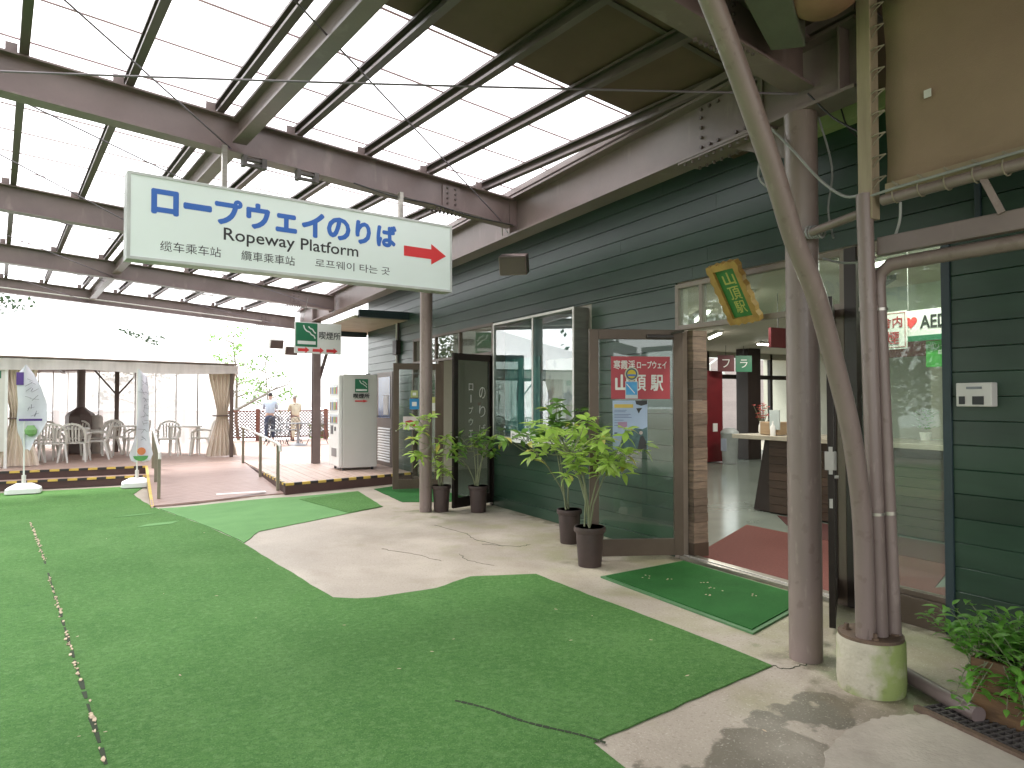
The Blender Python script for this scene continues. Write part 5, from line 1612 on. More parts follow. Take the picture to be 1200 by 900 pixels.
rg = random.Random(3)
def cloud(n, cx, cy, cz, rx, ry, rz, rg, mind=.07):
    out = []
    tries = 0
    while len(out) < n and tries < 4000:
        tries += 1
        p = Vector((rg.gauss(0, .5), rg.gauss(0, .5), rg.gauss(0, .5)))
        if p.length > 1: continue
        q = Vector((cx + p.x * rx, cy + p.y * ry, cz + p.z * rz))
        if all((q - o_).length > mind for o_ in out): out.append(q)
    return out
tips4 = cloud(33, 3.68, 5.22, 1.10, .74, .60, .30, rg, .11)
plant('potted_shrub', 'front leafy shrub with light green crown in brown pot against the open poster door', (3.75, 5.27, -.02), .135, .36, tips4, 7, 'aab', 11, 1.0, 11)
tips3 = cloud(10, 4.02, 6.15, 1.34, .30, .24, .36, rg, .09) + cloud(12, 3.85, 6.1, 1.16, .60, .35, .16, rg, .09)
plant('potted_shrub', 'taller darker shrub in brown pot standing behind the front shrub', (4.16, 6.22, -.02), .125, .36, tips3, 4, 'ccd', 8, .95, 12)
tips1 = [(3.35, 8.62, 1.28), (3.24, 8.70, 1.20), (3.46, 8.7, 1.16), (3.38, 8.5, 1.12), (3.25, 8.5, 1.02), (3.50, 8.55, 1.30), (3.30, 8.6, .84), (3.42, 8.66, .78), (3.72, 8.75, .98), (3.82, 8.6, .90), (3.76, 8.85, .78), (3.84, 8.75, 1.02), (3.74, 8.7, .58), (3.84, 8.8, .52), (3.68, 8.62, .66)]
plant('potted_shrub', 'sparse shrub with spreading leaf tufts in brown pot right behind the slim post', (3.80, 8.85, -.02), .125, .36, tips1, 4, 'aab', 9, 1.0, 13)
tips2 = cloud(18, 4.16, 8.52, .98, .42, .36, .36, rg, .09)
plant('potted_shrub', 'bushy shrub in brown pot in front of the dark lettered door', (4.22, 8.55, -.02), .13, .36, tips2, 5, 'acd', 8, .95, 14)

# herbs in the planter: leafy shoots, each leaf built
hm_ = leaf_mesh('leaf', .072, .032, HERB, .4)
def herb(i, rgx):
    u = rgx.uniform(-.03, 1.0); w = rgx.uniform(.0, .46)
    b = MPn @ Vector((u, w, .235))
    lean = Vector((rgx.gauss(-.06, .08), rgx.gauss(.05, .08), 0))
    h = rgx.uniform(.10, .26)
    return b, lean, h
hs = MB()
cnt = 0
rgx = random.Random(5)
hl = MB()
for i in range(210):
    b, lean, h = herb(i, rgx)
    if rgx.random() < .07:      # trailing shoots over the front edge
        b = MPn @ Vector((rgx.uniform(-.02, .35), .0, .27)); lean = Vector((-.06 + rgx.gauss(0, .04), rgx.gauss(.02, .06), 0)); h = -rgx.uniform(.06, .22)
    top = b + lean + Vector((0, 0, h))
    hs.tube([b, b.lerp(top, .5) + Vector((0, 0, .01)), top], [.0025, .002, .0012], 4)
    for j in range(9):
        u = .25 + .75 * j / 8
        p = b.lerp(top, u)
        az = j * 2.3 + i; el = rgx.uniform(-.1, .8); s = rgx.uniform(.6, 1.2)
        if cnt < 300 and b.x < 3.75 and j % 2 == 0 and h > 0:
            put_leaf(pl, hm_, p, az, el, s, rgx.uniform(-.4, .4)); cnt += 1
        else:
            Mx = Matrix.Translation(p) @ Matrix.Rotation(az, 4, 'Z') @ Matrix.Rotation(-el, 4, 'Y') @ Matrix.Scale(s, 4)
            hl.add([tuple(Mx @ v_.co) for v_ in hm_.vertices], [tuple(q.vertices) for q in hm_.polygons])
hs.build('herb_stems', STEMG, pl)['kind'] = 'stuff'
o = hl.build('herb_leaves', HERB, pl, smooth=True); o['kind'] = 'stuff'

# ================================================================= DECK, STEPS, RAMP
dz = .16
dk_ = thing('timber_deck', 'raised timber deck with striped tape edge beyond the turf', 'deck', (2, 16, 0))
mb = MB()
x = 2.27
while x < 4.66:
    mb.box(x, x + .134, 11.66 + .26 * (x - 2.25), 16.24, dz - .03, dz + random.uniform(-.0012, .0012))
    x += .14
o = mb.build('deck_planks', DECK_Y, dk_); o['kind'] = 'stuff'
mb = MB()
y = 16.25
while y < 25:
    xa = -9
    xb = 4.69 if y < 15.3 else 9
    cuts = sorted([xa, xb] + [random.uniform(xa, xb) for _ in range(4)])
    for a, b in zip(cuts, cuts[1:]):
        mb.box(a + .002, b - .002, y, y + .134, dz - .03, dz + random.uniform(-.0012, .0012))
    y += .14
o = mb.build('deck_planks', DECK, dk_); o['kind'] = 'stuff'
sub = MB(); sub.prism([(2.30, 11.75), (4.69, 12.38), (4.69, 15.2), (9, 15.2), (9, 24.9), (-9, 24.9), (-9, 16.4), (2.30, 16.4)], -.4, dz - .032)
sub.build('deck_base', DECK_S, dk_)
# front fascia right part
F0 = Vector((2.25, 11.64, 0)); F1 = Vector((4.69, 12.275, 0))
MB().bar((F0.x, F0.y, .05), (F1.x, F1.y, .05), .02, .15).build('fascia_board', DECK_S, dk_)
MB().bar((2.258, 11.64, .05), (2.258, 16.2, .05), .02, .16).build('fascia_board', DECK_S, dk_)
def tape(a, b, z, parent, w=.045, st=.145, side=None):
    a = Vector(a); b = Vector(b); L_ = (b - a).length; d = (b - a) / L_
    nrm = Vector((-d.y, d.x, 0))
    if side: nrm = nrm * side
    k = 0; t_ = 0
    ym = MB(); bm_ = MB()
    while t_ < L_:
        t1 = min(t_ + st, L_)
        p = a + d * t_; q = a + d * t1
        sk = d * .03
        tgt = ym if k % 2 == 0 else bm_
        P = [p - nrm * .003, q - nrm * .003, q + nrm * w + sk, p + nrm * w + sk]
        tgt.add([(v_.x, v_.y, z + .002) for v_ in P] + [(v_.x, v_.y, z + .0035) for v_ in P], [(0, 3, 2, 1), (4, 5, 6, 7), (0, 1, 5, 4), (1, 2, 6, 5), (2, 3, 7, 6), (3, 0, 4, 7)])
        P = [p - nrm * .012, q - nrm * .012, q - nrm * .014, p - nrm * .014]
        tgt.add([(v_.x, v_.y, z - .036) for v_ in P] + [(v_.x + 0, v_.y, z + .003) for v_ in P], [(0, 3, 2, 1), (4, 5, 6, 7), (0, 1, 5, 4), (1, 2, 6, 5), (2, 3, 7, 6), (3, 0, 4, 7)])
        t_ = t1; k += 1
    ym.build('yellow_tape', YEL, parent)['kind'] = 'stuff'; bm_.build('black_tape', BLK, parent)['kind'] = 'stuff'
tape(F0, F1, dz, dk_)
tape((2.25, 13.6, 0), (2.25, 11.66, 0), dz, dk_, w=.04)
st_ = thing('deck_steps', 'two wide timber steps with yellow and black tape up to the tent deck', 'steps', (-2, 16, 0))
MB().box(-9, .355, 15.86, 16.22, -.02, .0).build('tread', DECK, st_, bevel=.004)
MB().box(-9, .355, 15.875, 15.90, -.17, -.021).build('riser', DECK_S, st_)
MB().box(-9, .355, 16.225, 16.248, -.02, .128).build('riser', DECK_S, st_)
MB().box(-9, .355, 16.215, 16.249, .129, dz + .001).build('nosing', DECK, st_, bevel=.004)
tape((-9, 15.86, 0), (.355, 15.86, 0), 0.0, st_, w=.04, st=.16)
tape((-9, 16.213, 0), (.355, 16.213, 0), dz, st_, w=.04, st=.16)
# ramp planks
rp_ = thing('timber_ramp', 'reddish timber ramp rising from the turf to the deck between two handrails', 'ramp', (1.3, 14, 0))
def ramp_z(x, y):
    u = (x - .36) / 1.89
    yb = 12.28 + (11.72 - 12.28) * u
    zb = -.145 + .15 * u
    w = max(0, min(1, (y - yb) / (16.25 - yb)))
    return zb + (dz - zb) * w
mb = MB()
NP = 31
for k in range(NP):
    P = []
    for uu, vv_ in ((0, k / NP), (1, k / NP), (1, (k + .95) / NP), (0, (k + .95) / NP)):
        x = .37 + 1.87 * uu
        yb = 12.28 - .56 * uu
        y = yb + (16.245 - yb) * vv_
        P.append((x, y, ramp_z(x, y)))
    mb.add([(p[0], p[1], p[2] - .03) for p in P] + P, [(0, 3, 2, 1), (4, 5, 6, 7), (0, 1, 5, 4), (1, 2, 6, 5), (2, 3, 7, 6), (3, 0, 4, 7)])
o = mb.build('ramp_planks', RAMPW, rp_); o['kind'] = 'stuff'
side = MB()
side.add([(.37, 12.3, -.18), (.37, 16.2, -.18), (.37, 16.2, dz - .03), (.37, 12.3, -.18 + .01), (2.24, 11.75, -.05), (2.24, 16.2, -.05), (2.24, 16.2, dz - .032), (2.24, 11.75, -.04)],
         [(0, 1, 2, 3), (4, 7, 6, 5), (3, 2, 6, 7), (0, 3, 7, 4), (1, 5, 6, 2)])
side.build('ramp_base', DECK_S, rp_)
ym = MB()
for k in range(26):
    y0 = 12.2 + k * .155; y1 = y0 + .135
    ym.add([(.33, y0, ramp_z(.37, y0) + .004), (.375, y0, ramp_z(.37, y0) + .004), (.375, y1, ramp_z(.37, y1) + .004), (.33, y1, ramp_z(.37, y1) + .004),
            (.33, y0, ramp_z(.37, y0) - .03), (.33, y1, ramp_z(.37, y1) - .03)], [(0, 1, 2, 3), (0, 3, 5, 4)])
ym.build('edge_tape', YEL, rp_)['kind'] = 'stuff'
MB().add([(.335, 12.1, -.165), (.365, 12.1, -.165), (.365, 16.2, -.17), (.335, 16.2, -.17), (.335, 12.1, -.15), (.365, 12.1, -.15), (.365, 16.2, dz - .02), (.335, 16.2, dz - .02)],
         [(0, 3, 2, 1), (4, 5, 6, 7), (0, 1, 5, 4), (1, 2, 6, 5), (2, 3, 7, 6), (3, 0, 4, 7)]).build('ramp_stringer', RAMPW, rp_)
MB().box(1.25, 2.0, 11.9, 12.02, .012, .016).build('worn_strip', WHITE, rp_)

def handrail(label, X, ys, zs, h=.78, turn=0):
    o = thing('handrail', label, 'handrail', (X, ys[0], 0), 'ramp handrails')
    for y, z in zip(ys, zs):
        MB().bar((X, y, z), (X, y, z + h - .02), .05, .05, up=(0, 1, 0)).build('post', RAILM, o, bevel=.004)
    P = [(X, y, z + h) for y, z in zip(ys, zs)]
    P = [(X - turn * .10, ys[-1] + .15, zs[-1] + h - .01)] + P[::-1] + [(X, ys[0] - .18, zs[0] + h - .03), (X, ys[0] - .2, zs[0] + h - .12)]
    MB().tube(P, .024, 10).build('rail', OFFWHITE, o, smooth=True)
    return o
handrail('pale topped handrail on the left side of the ramp', .46, (12.75, 14.3, 15.9), [ramp_z(.46, y) for y in (12.75, 14.3, 15.9)])
handrail('pale topped handrail on the right side of the ramp', 2.20, (12.0, 13.75, 16.0), [ramp_z(2.2, y) for y in (12.0, 13.75, 16.0)])

# ================================================================= TENT PAVILION
tn = thing('tent_pavilion', 'big white marquee tent with grey valance over the seating deck', 'tent', (-1, 19, .16))
EZ = 2.36
Apt, Bpt, Cpt, Dpt = Vector((2.28, 17.75, EZ)), Vector((-7.0, 15.9, EZ + .02)), Vector((-8.2, 24.0, EZ)), Vector((-1.6, 23.6, EZ))
Ept = Vector((2.15, 18.5, EZ))
pk = Vector((-1.4, 20.3, 3.95))
rim = [Apt, Ept, Dpt, Cpt, Bpt]
def subdiv_roof(rim, pk, n=8):
    vs = []; fs = []
    m_ = len(rim)
    for a, b in zip(rim, rim[1:] + rim[:1]):
        base = len(vs)
        for j in range(n + 1):
            w = j / n
            for i in range(n + 1):
                u = i / n
                p = a.lerp(b, u).lerp(pk, w)
                p = p + Vector((0, 0, -.25 * math.sin(math.pi * w) + .0))
                vs.append(p)
        for j in range(n):
            for i in range(n):
                q = base + j * (n + 1) + i
                fs.append((q, q + 1, q + n + 2, q + n + 1))
    return vs, fs
vs, fs = subdiv_roof(rim, pk)
o = MB().add(vs, fs).build('roof_canvas', TENTF, tn, smooth=True)
for a, b in zip(rim, rim[1:] + rim[:1]):
    MB().bar(tuple(a + Vector((0, 0, .02))), tuple(b + Vector((0, 0, .02))), .06, .035).build('eave_beam', TENTRIM, tn, bevel=.01)
def valance(a, b, h, n=60):
    vs = []
    d = (b - a).normalized(); nr = Vector((-d.y, d.x, 0))
    for i in range(n + 1):
        u = i / n
        off = .012 * math.sin(u * n * 1.3)
        sg_ = .05 * abs(math.sin(u * math.pi * 3))
        p = a.lerp(b, u)
        vs += [tuple(p + nr * off - Vector((0, 0, .015))), tuple(p + nr * (off * 2 + .02) - Vector((0, 0, h * .5 + sg_))), tuple(p + nr * off - Vector((0, 0, h + sg_)))]
    fs = []
    for i in range(n):
        for j in range(2):
            fs.append((i * 3 + j, i * 3 + j + 1, i * 3 + 4 + j, i * 3 + 3 + j))
    MB().add(vs, fs).build('valance', TENTV, tn, smooth=True)
valance(Bpt + Vector((0, -.05, 0)), Apt + Vector((0, -.05, 0)), .20)
valance(Apt + Vector((.05, 0, 0)), Ept + Vector((.05, 0, 0)), .2, 10)
for x, y in ((2.18, 17.80), (-6.7, 16.1), (-.25, 22.0), (-2.6, 24.2), (2.05, 18.75)):
    MB().bar((x, y, dz), (x, y, EZ), .08, .08, up=(0, 1, 0)).build('tent_post', TENTIN, tn)
for x, y in ((-.25, 21.0),):
    MB().bar((x, y, dz), (x, y, EZ), .09, .09, up=(0, 1, 0)).build('tent_post', TENTIN, tn)
    for s_ in (-1, 1):
        MB().bar((x, y, 1.65), (x + s_ * .55, y - s_ * .25, EZ - .02), .035, .035).build('knee_brace', TENTIN, tn)
MB().bar((-2.4, 20.0, dz), (-2.4, 20.0, EZ), .07, .07, up=(0, 1, 0)).build('tent_post', TENTIN, tn)
MB().bar((-2.4, 20, 1.5), (-2.9, 20, 2.1), .035, .035).build('knee_brace', TENTIN, tn)
# roof beams inside (dark underside)
MB().bar((2.2, 18.2, EZ - .03), (-7.5, 20.0, EZ - .02), .08, .12).build('roof_beam', TENTIN, tn)
MB().bar((-1.4, 17.2, EZ - .02), (-1.6, 23.5, EZ - .02), .08, .14).build('roof_beam', TENTIN, tn)
MB().bar((-4.4, 16.6, EZ - .02), (-4.6, 23.8, EZ - .02), .08, .14).build('roof_beam', TENTIN, tn)
# added brown sheet: shade under the tent roof put into its colour
vs, fs = subdiv_roof([p + Vector((0, 0, -.06)) for p in rim], pk - Vector((0, 0, .12)))
MB().add(vs, fs).build('roof_shade_sheet', mat('tent_shade_brown', (.20, .16, .14), .8), tn, smooth=True)
# clear side sheets with seams, strip by strip
wall_line = [Vector((2.02, 18.85, 0)), Vector((-.30, 21.2, 0)), Vector((-2.6, 24.1, 0)), Vector((-8.0, 24.3, 0))]
k = 0
for a, b in zip(wall_line, wall_line[1:]):
    L_ = (b - a).length
    nstr = max(1, round(L_ / .62))
    d = (b - a) / L_
    for i in range(nstr):
        p = a + d * L_ * i / nstr; q = a + d * L_ * (i + 1) / nstr
        vs = []
        m_ = 6
        nr = Vector((-d.y, d.x, 0))
        for j in range(m_ + 1):
            w = p.lerp(q, j / m_) + nr * (.02 * math.sin(j * 1.1 + i))
            vs += [(w.x, w.y, dz + .02), (w.x, w.y, EZ - .04)]
        MB().add(vs, [(2 * j, 2 * j + 2, 2 * j + 3, 2 * j + 1) for j in range(m_)]).build('side_sheet', CLEARPVC, tn, smooth=True)
        MB().bar((p.x, p.y, dz), (p.x, p.y, EZ - .03), .022, .022, up=(0, 1, 0)).build('sheet_seam', TENTIN, tn)
        k += 1
# curtains tied back
def curtain(cx, cy, ax_, label_, wtop=.30, tie=1.15):
    n = 40; m_ = 16
    ax_ = Vector(ax_).normalized(); nr = Vector((-ax_.y, ax_.x, 0))
    vs = []
    for j in range(m_ + 1):
        z = dz + .03 + (EZ - .1 - dz) * j / m_
        tz = (z - tie)
        w = wtop * (.40 + .75 * min(1, abs(tz) / (.95 if tz > 0 else .9)) ** 1.1) * (1.15 if tz < 0 else 1)
        for i in range(n + 1):
            u = i / n - .5
            amp = .035 + .01 * math.sin(j)
            f_ = amp * math.sin(i * 2 * math.pi / 6.5 + .4 * math.sin(j * .5))
            p = Vector((cx, cy, z)) + ax_ * (u * w * 1.2) + nr * f_
            vs.append(p)
    fs = [(j * (n + 1) + i, j * (n + 1) + i + 1, (j + 1) * (n + 1) + i + 1, (j + 1) * (n + 1) + i) for j in range(m_) for i in range(n)]
    o = MB().add(vs, fs).build('curtain', CURT, tn, smooth=True)
    MB().tube([(Vector((cx, cy, tie)) + ax_ * (.14 * wtop / .3 * math.cos(a)) + nr * (.06 * math.sin(a))) for a in [q * math.pi / 8 for q in range(17)]], .018, 6).build('curtain_tie', TENTIN, tn)
curtain(1.98, 17.85, (1, .15, 0), 'r', .46)
curtain(-1.93, 17.05, (1, .1, 0), 'l', .46)

# white notice board at left edge
wbd = thing('white_notice_board', 'tall white notice board at the left edge of the tent front', 'board', (-2.3, 16.9, .16))
MB().box(-2.9, -2.12, 16.88, 16.92, .5, 2.2).build('board_panel', OFFWHITE, wbd)
MB().box(-2.14, -2.09, 16.87, 16.93, dz, 2.22).build('board_post', WHITE, wbd)
MB().box(-2.35, -2.20, 16.872, 16.879, 1.95, 2.1).build('mark', SGREEN, wbd)

# stove
sv_ = thing('wood_stove', 'dark iron stove with tall chimney pipe in the tent', 'stove', (-1.05, 20.8, .16))
MB().lathe((-1.05, 20.8, dz), [(.30, 0), (.34, .05), (.34, .95), (.30, 1.02), (.14, 1.14), (.10, 1.18)], 8).build('stove_body', STOVE, sv_)
MB().lathe((-1.05, 20.8, dz + 1.18), [(.095, 0), (.095, .95), (.18, 1.0), (.18, 1.10)], 16).build('chimney', STOVE, sv_, smooth=True)
MB().lathe((-.72, 20.75, dz), [(.17, 0), (.17, .92), (.12, .98)], 14).build('side_tank', mat('stove_tank', (.5, .46, .42), .5), sv_, smooth=True)

# chairs and tables
def make_chair():
    r_ = thing('plastic_chair', 'white', 'chair', (0, 0, 0), 'white plastic chairs in the tent')
    se = MB()
    n = 8
    se.prism([(-.21, -.20), (.21, -.20), (.23, .18), (.16, .23), (-.16, .23), (-.23, .18)], .40, .43)
    se.build('seat', CHAIRP, r_, bevel=.01)
    # back: arched rim with slats, back at -y
    bk_ = MB()
    arc = [(-.24, -.20, .43), (-.245, -.25, .62), (-.20, -.29, .76), (-.10, -.31, .825), (0, -.315, .84), (.10, -.31, .825), (.20, -.29, .76), (.245, -.25, .62), (.24, -.20, .43)]
    for a, b in zip(arc, arc[1:]):
        bk_.bar(a, b, .045, .02, up=(0, 1, 0))
    for sx_ in (-.14, -.07, 0, .07, .14):
        bk_.bar((sx_ * .8, -.20, .44), (sx_, -.30, .80 - abs(sx_) * .25), .032, .012, up=(0, 1, 0))
    bk_.build('backrest', CHAIRP, r_)
    for s_ in (-1, 1):
        MB().tube([(s_ * .245, -.25, .60), (s_ * .27, -.10, .63), (s_ * .275, .10, .62), (s_ * .26, .20, .56), (s_ * .235, .20, .43)], [.02, .024, .026, .024, .02], 6).build('armrest', CHAIRP, r_, smooth=True)
        MB().add([(s_ * .20, .16, .42), (s_ * .24, .16, .42), (s_ * .24, .22, .42), (s_ * .20, .22, .42), (s_ * .25, .21, 0), (s_ * .28, .21, 0), (s_ * .28, .25, 0), (s_ * .25, .25, 0)],
                 [(0, 1, 2, 3), (4, 7, 6, 5), (0, 4, 5, 1), (1, 5, 6, 2), (2, 6, 7, 3), (3, 7, 4, 0)]).build('leg', CHAIRP, r_)
        MB().add([(s_ * .19, -.20, .42), (s_ * .235, -.20, .42), (s_ * .235, -.14, .42), (s_ * .19, -.14, .42), (s_ * .25, -.30, 0), (s_ * .28, -.30, 0), (s_ * .28, -.26, 0), (s_ * .25, -.26, 0)],
                 [(0, 1, 2, 3), (4, 7, 6, 5), (0, 4, 5, 1), (1, 5, 6, 2), (2, 6, 7, 3), (3, 7, 4, 0)]).build('leg', CHAIRP, r_)
    return r_
ch0 = make_chair()
km = kid_map()
chairs = [(-1.02, 18.15, -8, 'white armchair with its back to us, nearest the tent steps in the middle'),
          (-1.42, 18.05, 5, 'white armchair with its back to us, left of the brightest one at the left table'),
          (-1.85, 18.3, -75, 'white armchair side on behind the left flag'),
          (-.62, 18.7, 85, 'white armchair side on at the right of the left table'),
          (-1.75, 19.9, 175, 'white armchair facing us on the far side of the left table'),
          (-1.15, 20.2, 160, 'white armchair half hidden beside the dark stove'),
          (-.50, 20.0, 40, 'white armchair turned away between stove and middle table'),
          (-.32, 20.6, 180, 'white armchair facing us behind the middle table'),
          (.18, 19.6, 100, 'white armchair side on behind the right flag'),
          (.86, 18.9, 170, 'white armchair facing the ramp, left of the small right table'),
          (1.62, 19.0, 80, 'white armchair side on, right of the small right table')]
for i, (x, y, a, lab) in enumerate(chairs):
    o = ch0 if i == 0 else copy_tree(ch0, km)
    o.location = (x, y, dz); o.rotation_euler = (0, 0, R(a)); o['label'] = lab
def make_table():
    r_ = thing('plastic_table', 'table', 'table', (0, 0, 0), 'plastic tables in the tent')
    MB().prism([(-.38, -.34), (-.34, -.38), (.34, -.38), (.38, -.34), (.38, .34), (.34, .38), (-.34, .38), (-.38, .34)], .69, .72).build('tabletop', CHAIRP, r_, bevel=.008)
    for sx_ in (-1, 1):
        for sy_ in (-1, 1):
            MB().add([(sx_ * .27, sy_ * .27, .69), (sx_ * .33, sy_ * .27, .69), (sx_ * .33, sy_ * .33, .69), (sx_ * .27, sy_ * .33, .69), (sx_ * .31, sy_ * .31, 0), (sx_ * .34, sy_ * .31, 0), (sx_ * .34, sy_ * .34, 0), (sx_ * .31, sy_ * .34, 0)],
                     [(0, 1, 2, 3), (4, 7, 6, 5), (0, 4, 5, 1), (1, 5, 6, 2), (2, 6, 7, 3), (3, 7, 4, 0)]).build('leg', CHAIRP, r_)
    return r_
tb0 = make_table()
km = kid_map()
for i, (x, y, a, lab) in enumerate([(-1.15, 18.85, 5, 'cream plastic table ringed by chairs at the left of the tent'), (-.05, 20.0, 12, 'cream plastic table in the middle of the tent behind the right flag'), (1.25, 19.2, 0, 'small cream plastic table between two chairs near the tent corner')]):
    o = tb0 if i == 0 else copy_tree(tb0, km)
    o.location = (x, y, dz); o.rotation_euler = (0, 0, R(a)); o['label'] = lab

# flags
FLAGM = mat('flag_cloth', (.74, .74, .80), .8, col2=(.62, .62, .70), scale=3)
PURP = mat('flag_purple', (.12, .06, .28), .8)
INK = mat('flag_ink', (.08, .07, .11), .8)
def flag(label, x, y, zbase, seed, style):
    o = thing('banner_flag', label, 'flag', (x, y, zbase), 'banner flags in front of the tent')
    z0 = zbase
    MB().add([(x + sx_ * a, y + sy_ * a * .8, z0 + h) for h, a in ((0, .27), (.09, .26), (.17, .12)) for sx_, sy_ in ((-1, -.8), (-.8, -1), (.8, -1), (1, -.8), (1, .8), (.8, 1), (-.8, 1), (-1, .8))],
             [tuple(range(7, -1, -1))] + [(r_ * 8 + i, r_ * 8 + (i + 1) % 8, (r_ + 1) * 8 + (i + 1) % 8, (r_ + 1) * 8 + i) for r_ in range(2) for i in range(8)] + [tuple(range(16, 24))]).build('water_base', WHITE, o, bevel=.012)
    MB().tube([(x, y, z0 + .16), (x, y, z0 + .32)], .035, 10).build('socket', OFFWHITE, o, smooth=True)
    MB().tube([(x, y, z0 + .2), (x - .01, y, z0 + 2.30)], .014, 8).build('pole', WHITE, o, smooth=True)
    if style == 0:
        rows = [(2.28, -.02, .03), (2.15, -.12, .12), (1.9, -.12, .24), (1.6, -.10, .33), (1.3, -.12, .34), (1.1, -.10, .26), (.95, -.04, .16), (.75, -.01, .09)]
    else:
        rows = [(2.25, .0, .02), (2.12, .0, .16), (1.8, .0, .19), (1.4, .0, .19), (1.0, -.03, .20), (.75, -.10, .24), (.62, -.14, .27), (.50, -.10, .22), (.47, -.02, .10)]
    vs = []; n = 10
    for k, (h, a, b) in enumerate(rows):
        for i in range(n + 1):
            u = i / n
            vs.append((x + a + (b - a) * u, y - .02 - .05 * math.sin(u * 4 + k * .6) * (.4 + u), z0 + h + .04 * math.sin(u * 3)))
    fs = [(k * (n + 1) + i, k * (n + 1) + i + 1, (k + 1) * (n + 1) + i + 1, (k + 1) * (n + 1) + i) for k in range(len(rows) - 1) for i in range(n)]
    MB().add(vs, fs).build('cloth', FLAGM, o, smooth=True)
    rgf = random.Random(seed)
    ink = MB()
    h = 2.0
    while h > (1.35 if style == 0 else .95):
        for q in range(3):
            a = rgf.uniform(-1.2, 1.6); cx_ = x + (.10 if style == 0 else .10) + rgf.uniform(-.05, .07); cz_ = z0 + h + rgf.uniform(-.04, .04)
            L_ = rgf.uniform(.03, .07)
            ink.bar((cx_ - L_ * math.cos(a), y - .085, cz_ - L_ * math.sin(a)), (cx_ + L_ * math.cos(a), y - .085, cz_ + L_ * math.sin(a)), .004, .030, up=(0, 1, 0))
        h -= .15
    ink.build('brush_marks', INK, o)['kind'] = 'stuff'
    if style == 0:
        pr = MB()
        pr.box(x - .13, x - .02, y - .06, y - .055, z0 + 1.95, z0 + 2.18)
        pr.prism([(x - .08, y - .092), (x + .27, y - .092), (x + .27, y - .088), (x - .08, y - .088)], z0 + 1.30, z0 + 1.34)
        pr.build('purple_band', PURP, o)
        MB().lathe((x + .10, y - .06, z0 + 1.02), [(.02, 0), (.09, .05), (.10, .12), (.05, .2)], 10).build('printed_olive', mat('flag_olive', (.22, .42, .16), .7), o, smooth=True)
    else:
        MB().add([(x + .13 * math.cos(a) + .06, y - .10, z0 + .60 + .10 * math.sin(a)) for a in [math.pi + q * math.pi / 8 for q in range(9)]], [tuple(range(9))]).build('printed_leaves', mat('flag_green', (.12, .40, .12), .7), o)
        MB().add([(x + .075 * math.cos(a) + .07, y - .102, z0 + .69 + .075 * math.sin(a)) for a in [q * math.pi / 6 for q in range(12)]], [tuple(range(12))]).build('printed_fruit', mat('flag_orange', (.75, .26, .10), .7), o)
    return o
flag('white banner flag with purple corner and dark brush marks, bulging, left of the steps', -1.63, 15.25, -.16, 3, 0)
flag('narrow white banner flag with orange and green print beside the ramp', .17, 15.3, -.16, 8, 1)

# white drinks vending machine by the corner
vw = thing('vending_machine', 'tall pale grey drinks machine with green smoking pictogram on its side', 'vending machine', (3.95, 13.6, .16))
MB().box(3.62, 4.30, 13.22, 13.98, dz + .05, 2.02).build('cabinet', MACH, vw, bevel=.012)
MB().box(3.54, 3.618, 13.225, 13.975, dz + .07, 2.0).build('front_door', WHITE, vw, bevel=.02)
for sx_ in (3.66, 4.22):
    for sy_ in (13.28, 13.9):
        MB().cyl((sx_, sy_), .025, dz, dz + .052, 8).build('foot', BLACKT, vw)
rows = [(1.72, .20, (.55, .30, .28)), (1.42, .22, (.40, .45, .62)), (1.15, .18, (.30, .35, .28))]
for z_, h_, c_ in rows:
    MB().box(3.532, 3.539, 13.30, 13.86, z_ - h_ / 2, z_ + h_ / 2).build('display_window', mat('drink_window', (.62, .66, .70), .2), vw)
    for k in range(6):
        MB().box(3.524, 3.531, 13.33 + k * .088, 13.385 + k * .088, z_ - h_ / 2 + .02, z_ + h_ / 2 - .05).build('drink_can', mat('can', [(.6, .1, .1), (.1, .4, .15), (.65, .5, .1), (.1, .2, .5), (.5, .5, .5), (.3, .15, .08)][k], .3), vw)
MB().box(3.532, 3.539, 13.42, 13.52, .92, 1.0).build('button_panel', BLACKT, vw)
MB().box(3.532, 3.539, 13.62, 13.80, .85, 1.02).build('button_panel', mat('panel_dark', (.12, .12, .13), .4), vw)
MB().box(3.531, 3.539, 13.38, 13.72, .42, .58).build('delivery_slot', mat('slot_grey', (.22, .22, .22), .4), vw)
MV = frame_mat((3.96, 13.208, 1.1), (1, 0, 0), (0, 0, 1))
cig_pict(MV, .02, .70, .26, .26, vw, z=.001)
text('喫煙所', MV, .02, .50, .32, .09, BLACKT, vw, z=.001, bold=.003)
arrow(MV, .02, .40, .26, .055, REDT, vw, z=.001)

# downpipe and cable box on the far corner
dp = thing('downpipe', 'grey green downpipe at the far corner of the station wall', 'downpipe', (4.62, 14.7, .16))
MB().tube([(4.60, 14.8, .16), (4.60, 14.8, 2.1)], .05, 12).build('pipe', mat('grey_green_pipe', (.18, .25, .25), .4), dp, smooth=True)
MB().bar((4.25, 14.0, 1.18), (4.66, 14.2, 1.18), .03, .03).build('bracket', OFFWHITE, dp)
o = thing('conduit_box', 'dark conduit with junction box high on the wall near the far entrance', 'junction box', (4.68, 13.0, 2.5))
MB().tube([(4.67, 13.05, 2.15), (4.67, 13.05, 3.2)], .02, 8).build('conduit', DBROWN, o)
MB().tube([(4.67, 13.15, 2.15), (4.67, 13.15, 3.2)], .02, 8).build('conduit', OFFWHITE, o)
MB().box(4.60, 4.695, 12.98, 13.20, 2.42, 2.70).build('box', DBROWN, o, bevel=.006)

